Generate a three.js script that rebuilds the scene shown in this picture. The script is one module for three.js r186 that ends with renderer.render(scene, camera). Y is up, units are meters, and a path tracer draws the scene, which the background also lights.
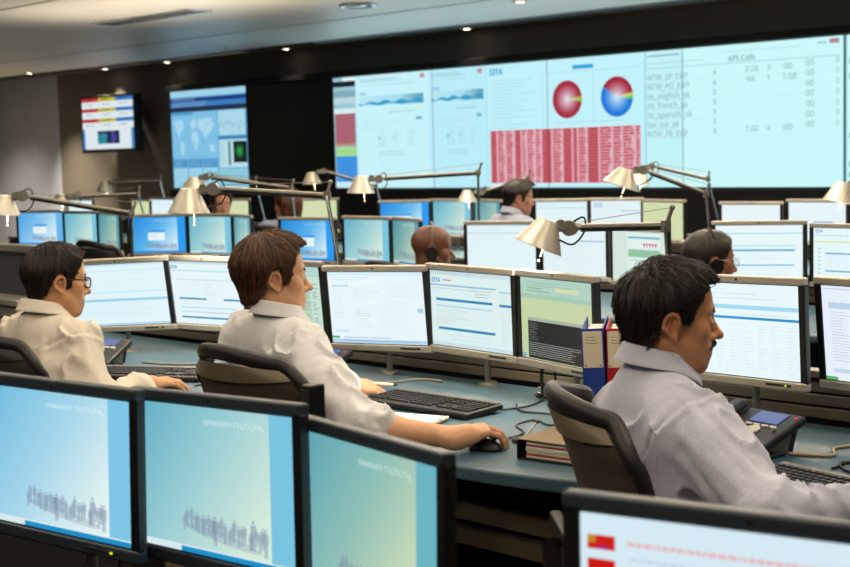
import * as THREE from 'three';
import { RoundedBoxGeometry } from 'three/addons/geometries/RoundedBoxGeometry.js';
import { mergeGeometries } from 'three/addons/utils/BufferGeometryUtils.js';
import { RectAreaLightUniformsLib } from 'three/addons/lights/RectAreaLightUniformsLib.js';

// ---------------------------------------------------------------- camera, exposure
const scene = new THREE.Scene();
scene.background = new THREE.Color(0, 0, 0);
const camera = new THREE.PerspectiveCamera(22.9, 850 / 567, 0.05, 80);
camera.position.set(0, 1.5, 0);
camera.rotation.order = 'YXZ';
camera.rotation.set(-0.0933, 0, -0.0268);
camera.focus = 3.7;
camera.userData.fStop = 6.0;
const renderer = new THREE.WebGLRenderer({ antialias: true });
renderer.toneMapping = THREE.LinearToneMapping;
renderer.toneMappingExposure = 1.0;
renderer.shadowMap.enabled = true;
RectAreaLightUniformsLib.init();

// Rows of desks run along s; n points from the users towards the video wall.
const Q = Math.SQRT1_2, ROW = -Math.PI / 4;
const SN = (s, n, y = 0) => new THREE.Vector3((n + s) * Q, y, (s - n) * Q);
const V = (x, y, z) => new THREE.Vector3(x, y, z);
const D2R = Math.PI / 180;

// ---------------------------------------------------------------- helpers
let seed = 7;
const rnd = () => { seed = (seed * 1664525 + 1013904223) >>> 0; return seed / 4294967296; };
const rr = (a, b) => a + (b - a) * rnd();
const taken = new Map();
function numbered(n) { const k = taken.get(n) || 0; taken.set(n, k + 1); return k ? n + '_' + String(k).padStart(3, '0') : n; }
function userData(o, label, category, group, kind) {
  if (label) o.userData.label = label;
  if (category) o.userData.category = category;
  if (group) o.userData.group = group;
  if (kind) o.userData.kind = kind;
  return o;
}
function mesh(name, geo, mat, parent) {
  const top = !parent || parent === scene;
  const m = new THREE.Mesh(geo, mat);
  m.name = top ? numbered(name) : name;
  m.castShadow = m.receiveShadow = true;
  (parent || scene).add(m);
  return m;
}
function thing(name, label, category, pos, turn = 0, group) {
  const g = new THREE.Group();
  g.name = numbered(name);
  if (pos) g.position.copy(pos);
  g.rotation.y = turn;
  scene.add(g);
  return userData(g, label, category, group);
}
const structure = (o) => userData(o, null, null, null, 'structure');
const clean = (g) => { const o = g.index ? g.toNonIndexed() : g; for (const k of Object.keys(o.attributes)) if (!['position', 'normal', 'uv'].includes(k)) o.deleteAttribute(k); return o; };
const merge = (...gs) => mergeGeometries(gs.flat().map(clean));
const xf = (g, p, r, s) => { const m = new THREE.Matrix4().compose(p || V(0, 0, 0), new THREE.Quaternion().setFromEuler(new THREE.Euler(...(r || [0, 0, 0]))), s || V(1, 1, 1)); g.applyMatrix4(m); return g; };
const box = (w, h, d, x = 0, y = 0, z = 0, r) => xf(new THREE.BoxGeometry(w, h, d), V(x, y, z), r);
const rbox = (w, h, d, rad, x = 0, y = 0, z = 0, r, seg = 2) => xf(new RoundedBoxGeometry(w, h, d, seg, rad), V(x, y, z), r);
const cyl = (r0, r1, h, x = 0, y = 0, z = 0, r, seg = 20, open = false) => xf(new THREE.CylinderGeometry(r0, r1, h, seg, 1, open), V(x, y, z), r);
const lathe = (pts, seg = 32) => new THREE.LatheGeometry(pts.map((p) => new THREE.Vector2(...p)), seg);
function rod(a, b, r0, r1 = r0, seg = 10) {
  const d = b.clone().sub(a), g = new THREE.CylinderGeometry(r1, r0, d.length(), seg);
  g.applyQuaternion(new THREE.Quaternion().setFromUnitVectors(V(0, 1, 0), d.clone().normalize()));
  g.translate(...a.clone().add(b).multiplyScalar(0.5).toArray());
  return g;
}
function bar(a, b, w, h, rad = 0) {      // a rectangular bar from a to b, h measured upwards
  const d = b.clone().sub(a), L = d.length(), g = rad ? new RoundedBoxGeometry(w, h, L, 1, rad) : new THREE.BoxGeometry(w, h, L);
  const z = d.clone().normalize(), x = V(0, 1, 0).cross(z).normalize(), y = z.clone().cross(x);
  g.applyMatrix4(new THREE.Matrix4().makeBasis(x, y, z).setPosition(a.clone().add(b).multiplyScalar(0.5)));
  return g;
}
const tube = (pts, r, seg = 24, rs = 6) => new THREE.TubeGeometry(new THREE.CatmullRomCurve3(pts), seg, r, rs, false);

// ---------------------------------------------------------------- noise and textures
function hash3(x, y, z) { let h = (x * 374761393 + y * 668265263 + z * 2147483647) | 0; h = Math.imul(h ^ (h >>> 13), 1274126177); h ^= h >>> 16; return (h >>> 0) / 4294967296; }
function noise(x, y, z) {
  const xi = Math.floor(x), yi = Math.floor(y), zi = Math.floor(z), f = (t) => t * t * (3 - 2 * t), u = f(x - xi), v = f(y - yi), w = f(z - zi), L = (a, b, t) => a + (b - a) * t;
  const h = (a, b, c) => hash3(xi + a, yi + b, zi + c);
  return L(L(L(h(0, 0, 0), h(1, 0, 0), u), L(h(0, 1, 0), h(1, 1, 0), u), v), L(L(h(0, 0, 1), h(1, 0, 1), u), L(h(0, 1, 1), h(1, 1, 1), u), v), w) * 2 - 1;
}
function canvasTex(w, h, draw) {
  const c = document.createElement('canvas'); c.width = w; c.height = h;
  const g = c.getContext('2d'); draw(g, w, h);
  const t = new THREE.CanvasTexture(c); t.colorSpace = THREE.SRGBColorSpace; t.magFilter = THREE.LinearFilter; t.anisotropy = 8;
  return t;
}
function grainTex(size, lo, hi, fx = 1, fy = 1, sd = 1) {   // tileable grey grain
  const d = new Uint8Array(size * size * 4);
  const per = (i, n) => ((i % n) + n) % n;
  const val = (x, y, n, m) => { const a = Math.floor(x * n), b = Math.floor(y * m), u = x * n - a, v = y * m - b, s = (t) => t * t * (3 - 2 * t), q = (i, j) => hash3(per(i, n), per(j, m), sd * 31 + n); const L = (p, r, t) => p + (r - p) * t; return L(L(q(a, b), q(a + 1, b), s(u)), L(q(a, b + 1), q(a + 1, b + 1), s(u)), s(v)); };
  for (let j = 0; j < size; j++) for (let i = 0; i < size; i++) {
    const x = i / size, y = j / size;
    const v = 0.4 * val(x, y, 6 * fx, 6 * fy) + 0.3 * val(x, y, 24 * fx, 24 * fy) + 0.3 * val(x, y, 90 * fx, 90 * fy);
    const c = Math.round(255 * (lo + (hi - lo) * v)), k = (j * size + i) * 4;
    d[k] = d[k + 1] = d[k + 2] = c; d[k + 3] = 255;
  }
  const t = new THREE.DataTexture(d, size, size); t.wrapS = t.wrapT = THREE.RepeatWrapping; t.magFilter = THREE.LinearFilter; t.needsUpdate = true;
  return t;
}
const rep = (t, x, y) => { const c = t.clone(); c.repeat.set(x, y); c.needsUpdate = true; return c; };
const grainA = grainTex(256, 0.78, 1, 1, 1, 1), grainB = grainTex(256, 0.0, 1, 1, 1, 2), weave = grainTex(256, 0, 1, 2, 2, 3);

const std = (color, roughness = 0.6, metalness = 0, o = {}) => new THREE.MeshStandardMaterial({ color, roughness, metalness, ...o });
const MAT = {
  black: std(0x0b0b0c, 0.45), blackMatt: std(0x0a0a0b, 0.8), charcoal: std(0x1c1d20, 0.6), rubber: std(0x121212, 0.7),
  silver: std(0xb9b1a4, 0.38, 0.35), shadedSilver: std(0x323a44, 0.42, 0.2), aluminium: std(0xbdb7ab, 0.35, 0.6), aluDark: std(0x86827b, 0.4, 0.6),  // bar tone of the front monitors is silver with shade mixed into it
  chrome: std(0xd5d5d5, 0.15, 1), worktop: std(0x456474, 0.5, 0, { roughnessMap: rep(grainA, 4, 2), map: rep(grainA, 6, 3) }),
  slat: std(0x6d6456, 0.45, 0.25), railSilver: std(0x8f887c, 0.4, 0.6), panelFabric: std(0x45484f, 0.95, 0, { bumpMap: rep(weave, 10, 10), bumpScale: 0.001 }),
  capGrey: std(0x9d9a94, 0.45, 0.4), beige: std(0xa09176, 0.6), beam: std(0xcfc2a4, 0.55),
  chairFrame: std(0x1c1a18, 0.48), chairMesh: std(0x3a352f, 0.8), paper: std(0xe9e4d8, 0.85), phone: std(0x15171a, 0.45), phoneKey: std(0xc9c4b8, 0.5),
  key: std(0x0d0e10, 0.55), cable: std(0x0c0c0c, 0.5), cableGrey: std(0x8c8272, 0.6),
};
// ---------------------------------------------------------------- room shell
const CEIL = 3.0, WALLN = 12.96;
function wallSlab(name, a, b, h0, h1, t, mat, away) {  // a vertical slab between plan points a and b; its thickness lies on the side of `away`
  const d = b.clone().sub(a), L = Math.hypot(d.x, d.z), nx = d.z / L, nz = -d.x / L, mid = a.clone().add(b).multiplyScalar(0.5);
  const sgn = Math.sign(nx * (away.x - mid.x) + nz * (away.z - mid.z));
  const g = box(L, h1 - h0, t, 0, (h0 + h1) / 2, 0);
  xf(g, V(mid.x + sgn * nx * t / 2, 0, mid.z + sgn * nz * t / 2), [0, Math.atan2(-d.z, d.x), 0]);
  return structure(mesh(name, g, mat));
}
{
  const carpet = std(0x827d74, 0.95, 0, { map: rep(grainA, 40, 30), bumpMap: rep(grainB, 60, 45), bumpScale: 0.003 });
  const floorG = box(46, 0.2, 26, 0, -0.1, 0); xf(floorG, SN(-9, 4.5, 0), [0, ROW, 0]);
  structure(mesh('floor', floorG, carpet));
  const ceilMat = std(0xd6d4cd, 0.5, 0.0, { roughnessMap: rep(grainA, 12, 8) });
  // ceiling panels: the boards run along the rows with recessed joints between them
  const joints = [-6.5, -3.5, -0.5, 1.0, 4.0, 6.95, 10.55, 12.30];
  const ceiling = new THREE.Group(); ceiling.name = 'ceiling'; structure(ceiling); scene.add(ceiling);
  for (let i = 0; i + 1 < joints.length; i++) {
    const n0 = joints[i] + 0.03, n1 = joints[i + 1] - 0.03;
    const g = rbox(40, 0.05, n1 - n0, 0.004, 0, 0, 0); xf(g, SN(-9, (n0 + n1) / 2, CEIL + 0.025), [0, ROW, 0]);
    mesh('ceiling_panel', g, ceilMat, ceiling);
  }
  { const g = rbox(40, 0.05, .34, .004); xf(g, SN(-9, 12.76, CEIL + .025), [0, ROW, 0]); mesh('ceiling_panel', g, std(0x4c4943, .6), ceiling); }
  const back = box(46, 0.15, 26, 0, 0, 0); xf(back, SN(-9, 4.5, CEIL + 0.2), [0, ROW, 0]);
  mesh('ceiling_slab', back, std(0x3a3834, 0.9), ceiling);
  // walls
  const dark = std(0x645f57, 0.75, 0, { map: rep(grainA, 8, 2), bumpMap: rep(grainB, 30, 6), bumpScale: 0.0008 });
  const grey = std(0xa9b0c0, 0.85, 0, { map: rep(grainA, 6, 2) });
  const inside = SN(-9, 4, 0);
  const out = (p) => p.clone().multiplyScalar(2).sub(inside);
  const corner = SN(-21.9, WALLN), far = V(-10.2, 0, -29.6);
  wallSlab('wall_back', SN(6, WALLN), corner, 0, CEIL + 0.12, 0.2, dark, out(SN(-8, WALLN)));
  wallSlab('wall_back_grey', corner, far, 0, CEIL + 0.12, 0.2, grey, V(-20, 0, -50));
  wallSlab('wall_left', far, SN(-28, -6.4), 0, CEIL + 0.12, 0.2, grey, SN(-60, 3));
  wallSlab('wall_front', SN(-28, -6.4), SN(6, -6.4), 0, CEIL + 0.12, 0.2, grey, SN(-9, -30));
  wallSlab('wall_right', SN(6, -6.4), SN(6, WALLN), 0, CEIL + 0.12, 0.2, grey, SN(40, 3));
}
// slot along the top of the video wall, with metal air diffusers let into it
function ceilingVent(s0, s1, n, w, label, mat, slats) {
  const L = s1 - s0, t = thing('ceiling_vent', label, 'ceiling vent', SN((s0 + s1) / 2, n, CEIL), ROW, 'slot diffusers in the ceiling');
  mesh('frame', merge(box(L, 0.02, 0.03, 0, -0.004, -w / 2), box(L, 0.02, 0.03, 0, -0.004, w / 2), box(0.03, 0.02, w, -L / 2, -0.004, 0), box(0.03, 0.02, w, L / 2, -0.004, 0)), mat, t);
  mesh('backing', box(L, .006, w, 0, .018, 0), std(0x77787a, .5, .3), t);
  for (let i = 1; i <= slats; i++) mesh('slat', box(L - 0.03, 0.012, w / (slats + 1) * 0.55, 0, -0.002, -w / 2 + w * i / (slats + 1), [0.35, 0, 0]), mat, t);
}
{
  const ventMat = std(0xaeb4ba, 0.22, 0.7);
  ceilingVent(-13.5, -11.75, 8.6, 0.32, 'slotted metal air vent in pale ceiling, nearest the camera', ventMat, 3);
  ceilingVent(-20.0, -18.4, 12.44, 0.22, 'slim metal air vent above small wall television', ventMat, 2);
  ceilingVent(-18.1, -15.9, 12.44, 0.22, 'slim metal air vent above the map screen', ventMat, 2);
  ceilingVent(-14.3, -5.0, 12.44, 0.22, 'long metal air vent above the main video wall', ventMat, 2);
  const dv = thing('air_diffuser', 'round metal air diffuser in pale ceiling panel', 'air diffuser', SN(-10.5, 9.65, CEIL));
  mesh('ring', xf(new THREE.TorusGeometry(0.17, 0.022, 8, 36), V(0, -0.008, 0), [Math.PI / 2, 0, 0]), ventMat, dv);
  mesh('cone', lathe([[0.0, -0.03], [0.06, -0.028], [0.11, -0.012], [0.15, 0.0]], 30), ventMat, dv);
}
// ---------------------------------------------------------------- ceiling downlights and added fill lights
const WARM = new THREE.Color(1.0, 0.84, 0.64);
const glowWarm = (k) => std(0xffffff, 0.5, 0, { emissive: new THREE.Color(1, 0.88, 0.68), emissiveIntensity: k });
function downlight(s, n, label, power, angle = 0.75) {
  const p = SN(s, n, CEIL), t = thing('downlight', label, 'downlight', p, 0, 'recessed downlights');
  mesh('rim', lathe([[0.055, 0.01], [0.055, -0.012], [0.085, -0.012], [0.09, 0.0], [0.09, 0.01]], 28), MAT.aluminium, t);
  mesh('bulb', lathe([[0.0, -0.014], [0.03, -0.013], [0.054, -0.006], [0.054, 0.01]], 24), glowWarm(9), t);
  const l = new THREE.SpotLight(WARM, power, 0, angle, 0.7, 2); l.position.copy(p).y -= 0.03; l.target.position.copy(p).y -= 2; l.castShadow = true; l.shadow.radius = 2.5;
  scene.add(l, l.target);
}
const DOWN = 60;
downlight(-15.32, 12.70, 'round glowing downlight above the blank black panel', DOWN * .03);
downlight(-11.86, 12.70, 'round glowing downlight above middle of main video wall', DOWN * .03);
downlight(-9.43, 10.9, 'round glowing downlight at top edge over pie charts', DOWN);
downlight(-19.95, 12.70, 'round downlight in ceiling corner beside the small television', DOWN * .6);
downlight(-21.3, 12.1, 'round downlight in ceiling corner above pale grey wall', DOWN * 1.4);
downlight(-18.2, 12.70, 'round downlight above the map screen', DOWN * .05);
downlight(-23.6, 11.2, 'added unseen downlight beyond left picture edge, brightening the grey wall', 60, 1.1);  // out of view, added to brighten the pale grey wall
downlight(-22.6, 9.4, 'second added unseen downlight beyond left picture edge', 60, 1.1);  // likewise added out of view for that wall
function fillLight(s, n, L, w, k, up, label) {   // added out-of-view fill luminaire, brightens people below and ceiling above
  const Y = 2.72, p = SN(s, n, Y), t = thing('added_fill_light', label, 'added light', p, ROW, 'added fill lights');
  mesh('housing', merge(box(L + .06, .05, .02, 0, .02, -w / 2 - .01), box(L + .06, .05, .02, 0, .02, w / 2 + .01), box(.03, .05, w, -L / 2 - .015, .02, 0), box(.03, .05, w, L / 2 + .015, .02, 0), box(L, .008, w, 0, .02, 0)), MAT.aluminium, t);
  mesh('diffuser', box(L, .01, w, 0, .0, 0), glowWarm(2.2), t); mesh('upper_diffuser', box(L, .01, w, 0, .04, 0), glowWarm(2.2), t);
  for (const x of [-L * .4, L * .4]) mesh('suspension_wire', rod(V(x, .045, 0), V(x, CEIL - Y - .003, 0), .002, .002, 5), MAT.chrome, t);
  const add = (dy, rx, q) => { const l = new THREE.RectAreaLight(WARM, q, L, w); l.position.copy(p).y += dy; l.rotation.order = 'YXZ'; l.rotation.set(rx, ROW, 0); scene.add(l); };
  add(-.02, -Math.PI / 2, k); if (up) add(.06, Math.PI / 2, up);
}
const KEY = 16.5;
let nLight = 0;
const ORD = ['first', 'second', 'third', 'fourth', 'fifth', 'sixth', 'seventh', 'eighth', 'ninth', 'tenth', 'eleventh', 'twelfth', 'thirteenth', 'fourteenth', 'fifteenth'];
for (const [s, n, k, up] of [[-5.2, .5, .75, 4], [-3.2, .5, .75, 4], [-1.2, .5, .75, 4], [.8, .5, .7, 4], [-1.6, -1.8, .6, 4], [-5.4, 2.7, .75, 4], [-3.2, 2.7, .75, 4], [-1.0, 2.7, .75, 4], [-6.0, 4.9, .8, 8], [-3.6, 4.9, .8, 8], [-1.2, 4.9, .8, 8], [-6.9, 7.0, 1.8, 60], [-4.4, 7.0, 1.8, 60], [-1.6, 7.0, 1, 52], [-3.4, 9.6, 2.2, 60]])
  fillLight(s, n, 1.2, .3, KEY * k, up || 0, ORD[nLight++] + ' added warm fill light, unseen above the desks');

// ---------------------------------------------------------------- screens: what they show
const FONT = 'sans-serif';
function lines(g, x, y, w, n, dy, color, th = 1, jag = 0.5) { g.fillStyle = color; for (let i = 0; i < n; i++) { let k = x; const end = x + w * rr(1 - jag, 1); while (k < end) { const l = rr(4, 16); g.fillRect(k, y + i * dy, Math.min(l, end - k), th); k += l + 3; } } }
function figure(g, x, y, h, c) {  // a small standing figure, printed on the wallpaper
  g.fillStyle = c; const w = h * 0.13;
  g.beginPath(); g.arc(x, y - h * 0.93, h * 0.06, 0, 7); g.fill();
  g.beginPath(); g.moveTo(x - w, y - h * 0.84); g.lineTo(x + w, y - h * 0.84); g.lineTo(x + w * 1.1, y - h * 0.45); g.lineTo(x + w * .7, y - h * 0.45); g.lineTo(x + w * 0.7, y); g.lineTo(x + w * .15, y); g.lineTo(x, y - h * .42); g.lineTo(x - w * .15, y); g.lineTo(x - w * .7, y); g.lineTo(x - w * .7, y - h * .45); g.lineTo(x - w * 1.1, y - h * .45); g.fill();
}
function wallpaper(tint, dialog) {
  return canvasTex(512, 320, (g, W, H) => {
    const [c0, c1, c2, strip] = tint;
    const a = g.createLinearGradient(0, 0, W * 0.7, H * 0.95); a.addColorStop(0, c0); a.addColorStop(0.55, c1); a.addColorStop(1, c2);
    g.fillStyle = a; g.fillRect(0, 0, W, H);
    g.fillStyle = strip; g.fillRect(W * 0.855, 0, W * 0.145, H);
    seed = 91;
    g.fillStyle = 'rgba(120,130,160,.25)'; g.beginPath(); g.ellipse(W * .55, H * .86, W * .25, H * .035, .12, 0, 7); g.fill();
    const fg = 'rgba(128,138,164,.55)';
    for (let i = 0; i < 24; i++) figure(g, W * (0.30 + 0.53 * i / 24) + rr(-4, 4), H * (0.83 + 0.045 * i / 24 + rr(0, .045)), H * rr(0.11, 0.155), fg);
    figure(g, W * .50, H * .92, H * .20, fg); figure(g, W * .82, H * .93, H * .19, fg); figure(g, W * .745, H * .9, H * .2, fg);
    g.fillStyle = 'rgba(255,255,255,.5)'; g.font = 'bold 15px ' + FONT; g.fillText('COMMUNITY', W * .44, H * .115);
    for (let i = 0; i < 9; i++) { g.fillRect(W * .64 + i * 11, H * .078, 2.4, 12); g.fillRect(W * .64 + i * 11, H * (.078 + .017 * (i % 3)), 8, 2.4); }
    g.fillStyle = '#e8eef2'; g.fillRect(0, H * .955, W, H * .012); g.fillStyle = '#1f90c8'; g.fillRect(W * .27, H * .965, W * .73, H * .035); g.fillStyle = '#dfe9ee'; g.fillRect(0, H * .965, W * .27, H * .035);
    if (dialog) {
      g.fillStyle = '#3f9fe8'; g.fillRect(W * .33, H * .36, W * .30, H * .07); g.fillStyle = '#eef4fa'; g.fillRect(W * .33, H * .43, W * .30, H * .22);
      lines(g, W * .36, H * .47, W * .2, 4, 9, '#b9cde2', 3, .4); g.fillStyle = '#2a8fe0'; g.fillRect(0, H * .94, W, H * .06);
    }
  });
}
const TINT = {
  clear: ['#6fb9dc', '#a9d5ea', '#e8f2f0', '#83c6e6'], teal: ['#66aec6', '#a3cfd4', '#dcebdc', '#7fc4df'], green: ['#5ea3b4', '#93bfb6', '#d3dcb8', '#6fb4c2'],
  vivid: ['#1e86dc', '#5cb2ea', '#d8ecf8', '#2c9aee'], dim: ['#4f8ca0', '#86b0ab', '#c3cdb2', '#5c98a8'],
};
const page = (bg, draw) => canvasTex(640, 400, (g, W, H) => { g.fillStyle = bg; g.fillRect(0, 0, W, H); draw(g, W, H); });
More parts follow.
